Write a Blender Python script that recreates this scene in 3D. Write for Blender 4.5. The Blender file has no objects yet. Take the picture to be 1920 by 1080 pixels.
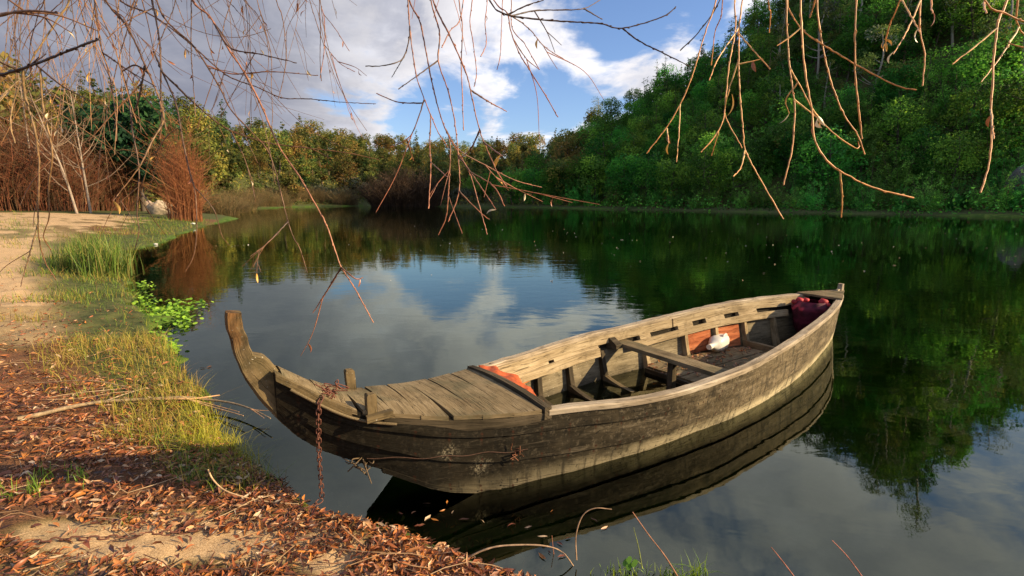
import bpy, math, random
import numpy as np
from mathutils import Vector
R = math.radians
rng = np.random.default_rng(7)
random.seed(7)
S = bpy.context.scene
COL = S.collection

# ------------------------------------------------------------------ camera, sky, sun, exposure
H = 1.75
FPX, HOR = 937.46, 372.0                       # focal length in px of a 1920 frame, horizon row
PITCH = math.atan((540 - HOR) / FPX)
cd = bpy.data.cameras.new('camera'); cam = bpy.data.objects.new('camera', cd); COL.objects.link(cam)
cam.location = (0, 0, H); cam.rotation_euler = (math.pi / 2 - PITCH, 0, 0)
cd.sensor_width = 36; cd.lens = 36 * FPX / 1920; cd.clip_start = 0.05; cd.clip_end = 3000
S.camera = cam

SUN_EL, SUN_DIR = R(24), Vector((0.987, -0.16, 0)).normalized()
sd_ = Vector((SUN_DIR.x * math.cos(SUN_EL), SUN_DIR.y * math.cos(SUN_EL), math.sin(SUN_EL)))
sl = bpy.data.lights.new('sun', 'SUN'); sun = bpy.data.objects.new('sun', sl); COL.objects.link(sun)
sl.energy = 5.0; sl.angle = R(0.5); sl.color = (1.0, 0.77, 0.47)
sun.rotation_euler = sd_.to_track_quat('Z', 'Y').to_euler(); sun.location = (20, -8, 30)

S.view_settings.view_transform = 'Standard'; S.view_settings.look = 'None'
S.view_settings.exposure = 0.80; S.view_settings.gamma = 1
S.render.engine = 'CYCLES'
S.cycles.use_denoising = True
S.cycles.max_bounces = 8; S.cycles.diffuse_bounces = 3; S.cycles.glossy_bounces = 3
S.cycles.transparent_max_bounces = 8; S.cycles.caustics_reflective = False; S.cycles.caustics_refractive = False


class NT:
    """small node-tree helper"""
    def __init__(s, tree): s.t = tree; s.n = tree.nodes; s.l = tree.links
    def node(s, kind, **kw):
        n = s.n.new(kind)
        ins = kw.pop('ins', {})
        for k, v in kw.items(): setattr(n, k, v)
        for k, v in ins.items(): s.set(n, k, v)
        return n
    def set(s, n, k, v):
        i = n.inputs[k]
        if isinstance(v, bpy.types.NodeSocket): s.l.new(v, i)
        else: i.default_value = v
    def math(s, op, a, b=0.5, c=0.0, clamp=False):
        n = s.node('ShaderNodeMath', operation=op, use_clamp=clamp)
        s.set(n, 0, a); s.set(n, 1, b)
        if op in ('MULTIPLY_ADD', 'SMOOTH_MIN'): s.set(n, 2, c)
        return n.outputs[0]
    def ss(s, x, lo, hi, a=0.0, b=1.0):
        n = s.node('ShaderNodeMapRange', interpolation_type='SMOOTHSTEP')
        for k, v in zip(('Value', 'From Min', 'From Max', 'To Min', 'To Max'), (x, lo, hi, a, b)): s.set(n, k, v)
        return n.outputs[0]
    def mix(s, f, a, b, mode='MIX'):
        n = s.node('ShaderNodeMix', data_type='RGBA', blend_type=mode)
        s.set(n, 0, f)
        for k, v in ((6, a), (7, b)):
            if isinstance(v, tuple): v = (*v[:3], 1.0)
            s.set(n, k, v)
        return n.outputs[2]
    def noise(s, vec, scale, detail=4, rough=.55, dist=0.0, col=False):
        n = s.node('ShaderNodeTexNoise', ins={'Scale': scale, 'Detail': detail, 'Roughness': rough, 'Distortion': dist})
        if vec is not None: s.set(n, 'Vector', vec)
        return n.outputs[1 if col else 0]
    def mapping(s, vec, scale=(1, 1, 1), loc=(0, 0, 0)):
        n = s.node('ShaderNodeMapping', ins={'Vector': vec, 'Scale': scale, 'Location': loc})
        return n.outputs[0]
    def ramp(s, f, stops):
        n = s.node('ShaderNodeValToRGB'); e = n.color_ramp.elements
        while len(e) < len(stops): e.new(0.5)
        for el, (p, c) in zip(e, stops): el.position = p; el.color = (*c[:3], 1)
        s.set(n, 0, f); return n.outputs[0]
    def bump(s, h, strength=.3, dist=.01, normal=None):
        n = s.node('ShaderNodeBump', ins={'Strength': strength, 'Distance': dist, 'Height': h})
        if normal is not None: s.set(n, 'Normal', normal)
        return n.outputs[0]


def azel(az, el):
    return Vector((math.sin(R(az)) * math.cos(R(el)), math.cos(R(az)) * math.cos(R(el)), math.sin(R(el))))


# world: Nishita sky with a broken deck of cloud
W = bpy.data.worlds.new('World'); S.world = W; W.use_nodes = True
w = NT(W.node_tree); w.n.clear()
SKY_STRENGTH = 0.062
sky = w.node('ShaderNodeTexSky', sky_type='NISHITA', sun_disc=False, sun_elevation=SUN_EL, air_density=1.0, dust_density=0.6, ozone_density=2.0)
sky.sun_rotation = math.atan2(sd_.x, sd_.y)
tc = w.node('ShaderNodeTexCoord'); D = tc.outputs['Generated']
sp = w.node('ShaderNodeSeparateXYZ', ins={0: D})
zz = w.math('MAXIMUM', sp.outputs[2], 0.0)
den = w.math('ADD', zz, 0.20)
pv = w.node('ShaderNodeCombineXYZ', ins={0: w.math('DIVIDE', sp.outputs[0], den), 1: w.math('DIVIDE', sp.outputs[1], den), 2: 0.0}).outputs[0]
CS, CO = (1.15, 1.0, 1), (3.1, 1.7, 0)
n1 = w.noise(w.mapping(pv, CS, CO), 2.0, 9, .60, .35)
n2 = w.noise(w.mapping(pv, (1, 1, 1), (8.3, 2.2, 0)), 0.8, 3, .5)
n3 = w.noise(w.mapping(pv, CS, (CO[0] + .09, CO[1] - .02, 0)), 2.0, 9, .60, .35)   # the same field a step towards the sun
n4 = w.noise(w.mapping(pv, (1.5, 1.2, 1), (1.3, 6.1, 0)), 1.6, 7, .62, .4)
dens = w.math('MULTIPLY_ADD', n2, 0.5, n1)
def patch(az, el, r_in, r_out, amount):
    global dens
    v = w.node('ShaderNodeVectorMath', operation='DOT_PRODUCT'); w.set(v, 0, D); v.inputs[1].default_value = azel(az, el)
    m = w.ss(v.outputs['Value'], math.cos(R(r_out)), math.cos(R(r_in)))
    dens = w.math('MULTIPLY_ADD', m, amount, dens)
for p in ((14, 20, 1, 9, -.22), (3, 10.5, 1, 6, -.16), (-8, 9.0, 1, 6, -.20), (16, 13.5, 1, 6, .20), (-30, 16, 4, 22, .22), (-36, 9, 4, 18, .22), (-6, 17, 3, 12, .16), (6, 15.5, 1, 6, .14), (30, 32, 4, 26, .06)):
    patch(*p)
cover = w.ss(dens, 0.68, 0.86)
thick = w.ss(dens, 0.80, 1.12)
lit = w.ss(w.math('SUBTRACT', n1, n3), -0.06, 0.08)
c_white, c_grey = (10.4, 10.3, 10.8), (5.0, 5.2, 6.2)
cl = w.mix(w.math('MULTIPLY', thick, w.ss(sp.outputs[2], .36, .58, 1.0, .5)), c_white, c_grey)
cl = w.mix(w.ss(n4, .36, .62, .45, 0.0), cl, (4.2, 4.3, 5.1))
cl = w.mix(w.math('MULTIPLY', lit, .40), cl, (11.6, 11.0, 10.6))
leftness = w.ss(sp.outputs[0], -0.05, -0.50)
cl = w.mix(w.math('MULTIPLY', leftness, w.ss(n4, .36, .64, 1.0, .80)), cl, (2.6, 2.75, 3.5))
skyc = w.mix(1.0, sky.outputs[0], (1.35, 1.45, 1.75), 'MULTIPLY')
full = w.mix(cover, skyc, cl)
bg = w.node('ShaderNodeBackground', ins={'Color': full, 'Strength': SKY_STRENGTH})
w.l.new(bg.outputs[0], w.node('ShaderNodeOutputWorld').inputs[0])


# ------------------------------------------------------------------ pixel <-> place helpers (for laying things out)
CP, SP_ = math.cos(PITCH), math.sin(PITCH)
def ray(x, y):
    X = (x - 960) / FPX; U = (540 - y) / FPX
    return np.array([X, CP + U * SP_, -SP_ + U * CP])
def at_z(x, y, z=0.0):
    r = ray(x, y); return np.array([0, 0, H]) + r * ((z - H) / r[2])
def at_depth(x, y, d):
    return np.array([0, 0, H]) + ray(x, y) * d
def project(P):
    x, y, z = P[:, 0], P[:, 1], P[:, 2] - H
    d = y * CP - z * SP_; up = y * SP_ + z * CP
    d = np.where(np.abs(d) < 1e-4, 1e-4, d)
    return 960 + FPX * x / d, 540 - FPX * up / d, d


# ------------------------------------------------------------------ mesh helpers
def link(o, parent=None):
    COL.objects.link(o)
    if parent is not None: o.parent = parent
    return o
def tag(o, label=None, cat=None, group=None, kind=None):
    if label: o['label'] = label
    if cat: o['category'] = cat
    if group: o['group'] = group
    if kind: o['kind'] = kind
    return o
def empty(name, loc, rz=0.0, label=None, cat=None, group=None):
    o = bpy.data.objects.new(name, None); link(o); o.location = loc; o.rotation_euler = (0, 0, rz)
    o.empty_display_size = .2
    return tag(o, label, cat, group)
def copy_tree(o, parent=None):
    c = o.copy(); link(c, parent)
    for ch in list(o.children): copy_tree(ch, c)
    return c


class MB:
    """gathers vertices and faces (with colour, uv and material slot) into ONE mesh"""
    def __init__(s): s.v = []; s.f = []; s.c = []; s.uv = []; s.m = []; s.nv = 0; s.smooth = []
    def add(s, V, F, c=None, uv=None, m=0, smooth=True):
        V = np.asarray(V, float).reshape(-1, 3); n = len(V)
        s.v.append(V)
        F = [np.asarray(f) + s.nv for f in F] if isinstance(F, list) else (np.asarray(F) + s.nv)
        s.f.append(F); k = len(F)
        C = np.ones((n, 3)) if c is None else np.broadcast_to(np.asarray(c, float), (n, 3))
        s.c.append(C)
        s.uv.append(np.zeros((n, 2)) if uv is None else np.asarray(uv, float).reshape(-1, 2))
        s.m.append(np.full(k, m)); s.smooth.append(np.full(k, smooth)); s.nv += n
    def build(s, name, mats, parent=None):
        me = bpy.data.meshes.new(name)
        V = np.concatenate(s.v)
        sizes, idx = [], []
        for F in s.f:
            if isinstance(F, list):
                for f in F: sizes.append(np.array([len(f)])); idx.append(f)
            else:
                sizes.append(np.full(len(F), F.shape[1])); idx.append(F.ravel())
        sizes = np.concatenate(sizes); idx = np.concatenate(idx).astype(np.int32)
        me.vertices.add(len(V)); me.vertices.foreach_set('co', V.ravel().astype(np.float32))
        me.loops.add(len(idx)); me.loops.foreach_set('vertex_index', idx)
        me.polygons.add(len(sizes))
        st = np.zeros(len(sizes), np.int32); st[1:] = np.cumsum(sizes)[:-1]
        me.polygons.foreach_set('loop_start', st)
        me.polygons.foreach_set('material_index', np.concatenate(s.m).astype(np.int32))
        me.polygons.foreach_set('use_smooth', np.concatenate(s.smooth).astype(bool))
        uvl = me.uv_layers.new(name='UVMap')
        uvl.data.foreach_set('uv', np.concatenate(s.uv)[idx].ravel().astype(np.float32))
        ca = me.color_attributes.new('Col', 'FLOAT_COLOR', 'POINT')
        C = np.concatenate(s.c); ca.data.foreach_set('color', np.concatenate([C, np.ones((len(C), 1))], 1).ravel().astype(np.float32))
        for mt in (mats if isinstance(mats, (list, tuple)) else [mats]): me.materials.append(mt)
        me.update(); me.validate()
        o = bpy.data.objects.new(name, me)
        return link(o, parent)

    # --- shapes
    def tube(s, P, rad, sides=6, c=None, m=0, cap=True, jit=0.0):
        P = np.asarray(P, float); n = len(P)
        rad = np.broadcast_to(np.asarray(rad, float), (n,)).copy()
        if jit: rad *= 1 + rng.uniform(-jit, jit, n)
        T = np.gradient(P, axis=0); T /= np.linalg.norm(T, axis=1)[:, None] + 1e-9
        ref = np.array([0, 0, 1.]) if abs(T[:, 2]).mean() < .85 else np.array([1., 0, 0])
        A = np.cross(T, ref); A /= np.linalg.norm(A, axis=1)[:, None] + 1e-9
        B = np.cross(T, A)
        th = np.linspace(0, 2 * math.pi, sides, endpoint=False)
        ring = P[:, None] + rad[:, None, None] * (np.cos(th)[None, :, None] * A[:, None] + np.sin(th)[None, :, None] * B[:, None])
        V = ring.reshape(-1, 3)
        i = np.arange(n - 1)[:, None] * sides; j = np.arange(sides)[None]; j2 = (j + 1) % sides
        F = np.stack([i + j, i + j2, i + sides + j2, i + sides + j], -1).reshape(-1, 4)
        L = np.concatenate([[0], np.cumsum(np.linalg.norm(np.diff(P, axis=0), axis=1))])
        uv = np.stack([np.repeat(L, sides), np.tile(th / 6.283, n)], 1)
        if c is not None and np.ndim(c) == 2: c = np.repeat(np.asarray(c), sides, 0)
        s.add(V, F, c, uv, m)
        if cap:
            s.add(np.concatenate([ring[0], ring[-1]]), [np.arange(sides)[::-1], sides + np.arange(sides)], None if c is None else (c if np.ndim(c) == 1 else c[0]), None, m, False)
    def grid(s, G, c=None, uv=None, m=0, smooth=True, flip=False):
        G = np.asarray(G, float); a, b = G.shape[:2]
        i = np.arange(a - 1)[:, None] * b; j = np.arange(b - 1)[None]
        F = np.stack([i + j, i + j + 1, i + b + j + 1, i + b + j], -1).reshape(-1, 4)
        if flip: F = F[:, ::-1]
        s.add(G.reshape(-1, 3), F, c, uv, m, smooth)
    def loft(s, sections, uv_u=None, m=0, close=True, cap=True, smooth=False, c=None):
        """closed sections (n, k, 3) skinned; hard edges via split vertices per side"""
        G = np.asarray(sections, float); n, k = G.shape[:2]
        u = np.concatenate([[0], np.cumsum(np.linalg.norm(np.diff(G.mean(1), axis=0), axis=1))]) if uv_u is None else np.asarray(uv_u)
        vv = 0.0
        for q in range(k if close else k - 1):
            q2 = (q + 1) % k
            wd = np.linalg.norm(G[:, q2] - G[:, q], axis=1).mean()
            uv = np.stack([np.repeat(u, 2), np.tile([vv, vv + wd], n)], 1)
            s.grid(G[:, [q, q2]], c, uv, m, True); vv += wd
        if cap and close:
            for e in (0, -1):
                f = np.arange(k) if e else np.arange(k)[::-1]
                P = G[e]; dd = P - P[0]
                s.add(P, [f], c, np.stack([np.full(k, u[e]) + dd[:, 2], np.abs(dd).sum(1)], 1), m, False)
    def box(s, p0, p1, m=0, c=None, jig=0.0, grain=0):
        """box, uv.x along axis `grain`"""
        p0 = np.array(p0, float); p1 = np.array(p1, float)
        ax = [0, 1, 2]; ax.remove(grain); a, b = ax
        sec = []
        for t in (p0[grain], p1[grain]):
            q = np.zeros((4, 3)); q[:, grain] = t
            q[:, a] = [p0[a], p1[a], p1[a], p0[a]]; q[:, b] = [p0[b], p0[b], p1[b], p1[b]]
            if jig: q += rng.uniform(-jig, jig, (4, 3))
            sec.append(q)
        s.loft(sec, uv_u=[p0[grain], p1[grain]], m=m, c=c)


def smooth_path(P, step):
    """Catmull-Rom through the points"""
    P = np.asarray(P, float)
    if len(P) < 3:
        n = max(2, int(np.linalg.norm(P[-1] - P[0]) / step)); t = np.linspace(0, 1, n)[:, None]
        return P[0] * (1 - t) + P[-1] * t
    Q = np.concatenate([[2 * P[0] - P[1]], P, [2 * P[-1] - P[-2]]]); out = []
    for i in range(len(P) - 1):
        a, b, c, d = Q[i:i + 4]; n = max(2, int(np.linalg.norm(c - b) / step))
        t = np.linspace(0, 1, n, endpoint=False)[:, None]
        out.append(.5 * (2 * b + (c - a) * t + (2 * a - 5 * b + 4 * c - d) * t ** 2 + (3 * b - a - 3 * c + d) * t ** 3))
    out.append(P[-1:]); return np.concatenate(out)


def spline(x, X, Y):
    """smooth (monotone-ish cubic) interpolation of a table"""
    X = np.asarray(X, float); Y = np.asarray(Y, float); x = np.asarray(x, float)
    d = np.diff(Y) / np.diff(X); mm = np.concatenate([[d[0]], (d[1:] + d[:-1]) / 2, [d[-1]]])
    i = np.clip(np.searchsorted(X, x) - 1, 0, len(X) - 2); h = X[i + 1] - X[i]; t = np.clip((x - X[i]) / h, 0, 1)
    return (2 * t ** 3 - 3 * t ** 2 + 1) * Y[i] + (t ** 3 - 2 * t ** 2 + t) * h * mm[i] + (-2 * t ** 3 + 3 * t ** 2) * Y[i + 1] + (t ** 3 - t ** 2) * h * mm[i + 1]


def vnoise(x, y, seed=0):
    """value noise, about -1..1"""
    x = np.asarray(x, float); y = np.asarray(y, float)
    xi = np.floor(x).astype(np.int64); yi = np.floor(y).astype(np.int64); fx = x - xi; fy = y - yi
    fx = fx * fx * (3 - 2 * fx); fy = fy * fy * (3 - 2 * fy)
    def h(a, b):
        v = (a * 374761393 + b * 668265263 + seed * 974634777) & 0xffffffff
        v = ((v ^ (v >> 13)) * 1274126177) & 0xffffffff
        return ((v ^ (v >> 16)) & 0xffff) / 32767.5 - 1
    return (h(xi, yi) * (1 - fx) + h(xi + 1, yi) * fx) * (1 - fy) + (h(xi, yi + 1) * (1 - fx) + h(xi + 1, yi + 1) * fx) * fy
def fbm(x, y, seed=0, n=4):
    return sum(vnoise(x * 2 ** k, y * 2 ** k, seed + k) * .5 ** k for k in range(n))
def sstep(x, a, b):
    t = np.clip((x - a) / (b - a), 0, 1); return t * t * (3 - 2 * t)


# ------------------------------------------------------------------ materials
def new_mat(name):
    m = bpy.data.materials.new(name); m.use_nodes = True; t = NT(m.node_tree); t.n.clear()
    out = t.node('ShaderNodeOutputMaterial'); return m, t, out
def principled(t, out, **ins):
    p = t.node('ShaderNodeBsdfPrincipled', ins={k.replace('_', ' '): v for k, v in ins.items()})
    t.l.new(p.outputs[0], out.inputs[0]); return p

def mat_wood(name, dark, mid, pale, rough=.8, grain=28.0, moss=None, patch_scale=2.5, stain=.5, specks=False, extra=None, cracks=.75):
    m, t, out = new_mat(name)
    uv = t.node('ShaderNodeUVMap', uv_map='UVMap').outputs[0]
    ob = t.node('ShaderNodeTexCoord').outputs['Object']
    g = t.noise(t.mapping(uv, (2.2, grain, 1)), 1.0, 6, .62, .6)
    g2 = t.noise(t.mapping(uv, (5, grain * 4.5, 1)), 1.0, 3, .6, .3)
    big = t.noise(t.mapping(ob, (1, 1, 1.6)), patch_scale, 5, .6, .3)
    v = t.math('MULTIPLY_ADD', g2, .35, t.math('MULTIPLY', g, .75))
    v = t.math('ADD', v, t.math('MULTIPLY', t.math('SUBTRACT', big, .5), .65))
    c = t.ramp(v, ((.30, dark), (.52, mid), (.78, pale)))
    if extra: c = extra(t, c, uv, ob, big)
    # dark cracks along the grain
    cr = t.noise(t.mapping(uv, (1.3, grain * 1.7, 1), (4, 9, 0)), 1.0, 2, .5, .2)
    crack = t.math('MULTIPLY', t.ss(t.math('ABSOLUTE', t.math('SUBTRACT', cr, .5)), .018, .0), cracks)
    c = t.mix(crack, c, (dark[0] * .3, dark[1] * .3, dark[2] * .3))
    st = t.noise(ob, 7.0, 6, .65, .4)
    c = t.mix(t.math('MULTIPLY', t.ss(st, .52, .70), stain), c, tuple(x * .38 for x in dark))
    if moss: c = t.mix(t.math('MULTIPLY', t.ss(t.noise(ob, 4.0, 5, .6), .47, .66), .7), c, moss)
    if specks: c = t.mix(t.math('MULTIPLY', t.ss(t.noise(ob, 75.0, 3, .7), .66, .70), .85), c, (.5, .46, .36))
    hgt = t.math('ADD', t.math('MULTIPLY', v, .8), t.math('MULTIPLY', crack, -.8))
    hgt = t.math('MULTIPLY_ADD', t.noise(ob, 60.0, 3, .6), .3, hgt)
    principled(t, out, Base_Color=c, Roughness=max(rough, .8), Specular_IOR_Level=.12, Normal=t.bump(hgt, .75, .006))
    return m

def hull_extra(t, c, uv, ob, big):
    x = t.node('ShaderNodeSeparateXYZ', ins={0: ob})
    # weed-dark tarred planking, the bow's shade painted in too, wearing to pale wood aft
    fade = t.ss(t.math('MULTIPLY_ADD', t.math('SUBTRACT', big, .5), 2.6, x.outputs[0]), .9, 4.3)
    tar_shade = t.mix(t.noise(ob, 9.0, 5, .65), (.0012, .0011, .0007), (.011, .009, .005))
    c = t.mix(t.ss(fade, 0, 1, .96, .10), c, tar_shade)
    # scum and bleached line just above the water
    low = t.ss(t.math('MULTIPLY_ADD', t.math('SUBTRACT', t.noise(ob, 5.0, 5, .6), .5), .10, x.outputs[2]), .13, .015)
    aft = t.ss(x.outputs[0], .6, 4.4, .12, .95)
    c = t.mix(t.math('MULTIPLY', low, aft), c, (.60, .50, .29))
    # hanging streaks
    s = t.noise(t.mapping(ob, (26, 26, 1.6)), 1.0, 3, .6)
    c = t.mix(t.math('MULTIPLY', t.ss(s, .50, .68), .68), c, (.016, .014, .009))
    sc = t.noise(t.mapping(ob, (1.6, 1, 13)), 1.6, 6, .7, .5)
    c = t.mix(t.math('MULTIPLY', t.ss(sc, .52, .72), t.ss(x.outputs[0], .3, 2.6, .06, .32)), c, (.36, .29, .19))
    c = t.mix(t.math('MULTIPLY', t.ss(t.noise(ob, 34.0, 5, .75), .50, .66), t.ss(x.outputs[0], .6, 3.6, .05, .45)), c, (.33, .27, .175))
    # the two scraped, barnacled places by the bow
    for cx, cz, r in ((.85, .30, .075), (1.03, .17, .09)):
        wob = t.math('MULTIPLY', t.math('SUBTRACT', t.noise(ob, 14.0, 4, .65), .5), .16); dx = t.math('ADD', t.math('SUBTRACT', x.outputs[0], cx), wob); dz = t.math('SUBTRACT', x.outputs[2], cz)
        rr = t.math('SQRT', t.math('ADD', t.math('MULTIPLY', dx, dx), t.math('MULTIPLY', dz, dz)))
        msk = t.math('MULTIPLY', t.ss(rr, r, r * .2), t.ss(t.noise(ob, 62.0, 6, .8), .47, .62))
        c = t.mix(t.math('MULTIPLY', msk, .6), c, (.36, .31, .20))
    uvs = t.node('ShaderNodeSeparateXYZ', ins={0: uv}); cell = t.math('SUBTRACT', t.math('FRACT', t.math('MULTIPLY', x.outputs[0], 5.3)), .5)
    for yv in (.030, .178, .222, .350, .392, .478):              # rows of rusty nails along the strake edges
        dy = t.math('SUBTRACT', uvs.outputs[1], yv); du = t.math('MULTIPLY', cell, .19)
        rr = t.math('SQRT', t.math('ADD', t.math('MULTIPLY', du, du), t.math('MULTIPLY', dy, dy)))
        c = t.mix(t.math('MULTIPLY', t.ss(rr, .010, .005), .85), c, (.035, .012, .006))
        run = t.math('MULTIPLY', t.ss(t.math('ABSOLUTE', du), .010, .002), t.math('MULTIPLY', t.ss(dy, -.055, -.004), t.ss(dy, .002, -.002)))
        c = t.mix(t.math('MULTIPLY', run, .18), c, (.07, .026, .010))
    pit = t.ss(t.noise(ob, 42.0, 2, .5), .665, .69)
    return t.mix(t.math('MULTIPLY', pit, .9), c, (.008, .007, .005))

M = {}
M['hull'] = mat_wood('tarred hull wood', (.050, .036, .018), (.130, .098, .052), (.26, .20, .115), .68, 18, stain=.62, extra=hull_extra, cracks=.5)
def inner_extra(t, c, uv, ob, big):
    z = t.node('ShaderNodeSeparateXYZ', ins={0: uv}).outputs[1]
    c = t.mix(t.ss(z, .30, .36), c, (.022, .017, .010))            # slot shadow behind the planks, painted into the wood colour
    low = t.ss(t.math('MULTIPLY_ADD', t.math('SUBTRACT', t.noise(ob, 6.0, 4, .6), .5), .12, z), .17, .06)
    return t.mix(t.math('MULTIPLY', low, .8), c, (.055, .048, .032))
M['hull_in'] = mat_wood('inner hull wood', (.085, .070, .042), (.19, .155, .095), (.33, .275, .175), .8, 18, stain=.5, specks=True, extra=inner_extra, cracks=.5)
M['deck'] = mat_wood('deck wood', (.095, .066, .034), (.185, .138, .074), (.28, .215, .125), .85, 26, stain=.35, moss=(.10, .09, .05))
M['rail'] = mat_wood('rail wood', (.17, .13, .08), (.34, .27, .18), (.52, .44, .32), .75, 30, stain=.35)
M['clamp'] = mat_wood('sheer clamp wood', (.16, .115, .06), (.33, .25, .14), (.51, .405, .25), .75, 24, stain=.4)
M['dark'] = mat_wood('damp dark wood', (.022, .017, .010), (.060, .047, .028), (.13, .10, .062), .7, 24, stain=.5)
def post_extra(t, c, uv, ob, big):
    x = t.node('ShaderNodeSeparateXYZ', ins={0: ob})
    tip = t.math('MULTIPLY', t.ss(x.outputs[2], .98, 1.12), t.ss(t.math('ADD', x.outputs[0], t.math('MULTIPLY', t.math('SUBTRACT', t.noise(ob, 12.0, 4, .6), .5), .14)), -.105, -.155))
    c = t.mix(t.math('MULTIPLY', tip, .7), c, (.22, .095, .03))
    return t.mix(t.math('MULTIPLY', t.ss(x.outputs[2], .72, .40), .85), c, (.045, .038, .020))
M['post'] = mat_wood('stem post wood', (.070, .050, .024), (.15, .108, .052), (.27, .19, .09), .8, 16, stain=.6, moss=(.05, .044, .02), specks=True, extra=post_extra, cracks=.5)
M['red_board'] = mat_wood('red painted board', (.20, .055, .022), (.42, .13, .05), (.50, .20, .09), .7, 20, stain=.4)
M['orange_board'] = mat_wood('orange painted batten', (.42, .12, .035), (.66, .20, .06), (.72, .30, .12), .65, 20, stain=.2)

def mat_attr(name, rough=.6, transl=0.0, vary=.0, noise_scale=0.0, spec=.3, hue=0.0):
    m, t, out = new_mat(name)
    c = t.node('ShaderNodeVertexColor', layer_name='Col').outputs[0]
    if noise_scale:
        ob = t.node('ShaderNodeTexCoord').outputs['Object']
        c = t.mix(1.0, c, t.ramp(t.noise(ob, noise_scale, 5, .65), ((.3, (.45, .45, .45)), (.7, (1.35, 1.35, 1.35)))), 'MULTIPLY')
    if vary:
        oi = t.node('ShaderNodeObjectInfo')
        hs = t.node('ShaderNodeHueSaturation', ins={'Color': c, 'Hue': t.ss(oi.outputs['Random'], 0, 1, .5 - hue, .5 + hue), 'Saturation': 1.0,
                    'Value': t.ss(t.math('FRACT', t.math('MULTIPLY', oi.outputs['Random'], 7.31)), 0, 1, 1 - vary, 1 + vary)})
        c = hs.outputs[0]
    p = t.node('ShaderNodeBsdfPrincipled', ins={'Base Color': c, 'Roughness': rough, 'Specular IOR Level': spec})
    if transl:
        tr = t.node('ShaderNodeBsdfTranslucent', ins={'Color': c})
        mx = t.node('ShaderNodeMixShader', ins={0: transl}); t.l.new(p.outputs[0], mx.inputs[1]); t.l.new(tr.outputs[0], mx.inputs[2])
        t.l.new(mx.outputs[0], out.inputs[0])
    else: t.l.new(p.outputs[0], out.inputs[0])
    return m
M['leaf'] = mat_attr('foliage', .6, .45, vary=.42, hue=.03, spec=.1)
M['litter'] = mat_attr('dead leaf', .42, .12, spec=.5)
M['grass'] = mat_attr('grass blade', .5, .35)
M['bark'] = mat_attr('bark', .75, 0, noise_scale=30)
M['twig'] = mat_attr('willow twig', .45, 0, noise_scale=45, spec=.4)
M['stone'] = mat_attr('stone', .85, 0, noise_scale=6)
M['plain'] = mat_attr('plain', .55, 0)
M['cloth'] = mat_attr('thin cloth', .6, .25, noise_scale=14)
M['rust'] = mat_attr('rusty iron', .7, 0, noise_scale=90)
M['plastic'] = mat_attr('white plastic', .35, .15, spec=.5)

# ground: colour attribute r = dry sand, g = leafy soil, b = grass/green ground (under water none)
m, t, out = new_mat('bank ground')
zone = t.node('ShaderNodeSeparateColor', ins={0: t.node('ShaderNodeVertexColor', layer_name='Col').outputs[0]})
ob = t.node('ShaderNodeTexCoord').outputs['Object']
fine = t.noise(ob, 120.0, 3, .7); grit = t.noise(ob, 320.0, 2, .7); mid = t.noise(ob, 6.0, 6, .6)
sand = t.mix(t.ss(fine, .35, .65), (.37, .240, .120), (.64, .445, .240))
sand = t.mix(t.math('MULTIPLY', t.ss(grit, .56, .68), .7), sand, (.13, .085, .05))
sand = t.mix(t.math('MULTIPLY', t.ss(mid, .5, .72), .5), sand, (.20, .135, .075))
soil = t.mix(t.ss(fine, .35, .65), (.060, .028, .014), (.24, .115, .052))
green = t.mix(t.ss(mid, .35, .65), (.045, .055, .016), (.10, .105, .03))
bed = t.mix(t.ss(t.noise(ob, 2.5, 6, .65), .38, .66), (.042, .090, .008), (.105, .150, .020))
c = t.mix(zone.outputs[0], bed, sand); c = t.mix(zone.outputs[1], c, soil); c = t.mix(zone.outputs[2], c, green)
principled(t, out, Base_Color=c, Roughness=.9, Specular_IOR_Level=.2, Normal=t.bump(t.math('ADD', t.math('MULTIPLY', grit, .5), fine), .6, .006))
M['ground'] = m

# water: mirror over dark green, see-through into the shallows
m, t, out = new_mat('river water')
ob = t.node('ShaderNodeTexCoord').outputs['Object']
rip = t.noise(t.mapping(ob, (.8, 1.6, 1)), 2.2, 3, .5, .6)
rip2 = t.noise(t.mapping(ob, (.5, 1.3, 1)), .45, 3, .5, .4)
calm = t.ss(t.noise(ob, .09, 2, .5), .40, .62, .25, 1.0)
hgt = t.math('ADD', t.math('MULTIPLY', rip, .4), rip2)
nb = t.bump(t.math('MULTIPLY', hgt, calm), .22, .045)
fr = t.node('ShaderNodeFresnel', ins={'IOR': 1.78, 'Normal': nb}).outputs[0]
gl = t.node('ShaderNodeBsdfGlossy', ins={'Color': (.90, .97, .84, 1), 'Roughness': 0.015, 'Normal': nb})
tr = t.node('ShaderNodeBsdfTransparent', ins={'Color': (.52, .62, .32, 1)})
mx = t.node('ShaderNodeMixShader', ins={0: fr}); t.l.new(tr.outputs[0], mx.inputs[1]); t.l.new(gl.outputs[0], mx.inputs[2])
t.l.new(mx.outputs[0], out.inputs[0]); M['water'] = m


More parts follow.
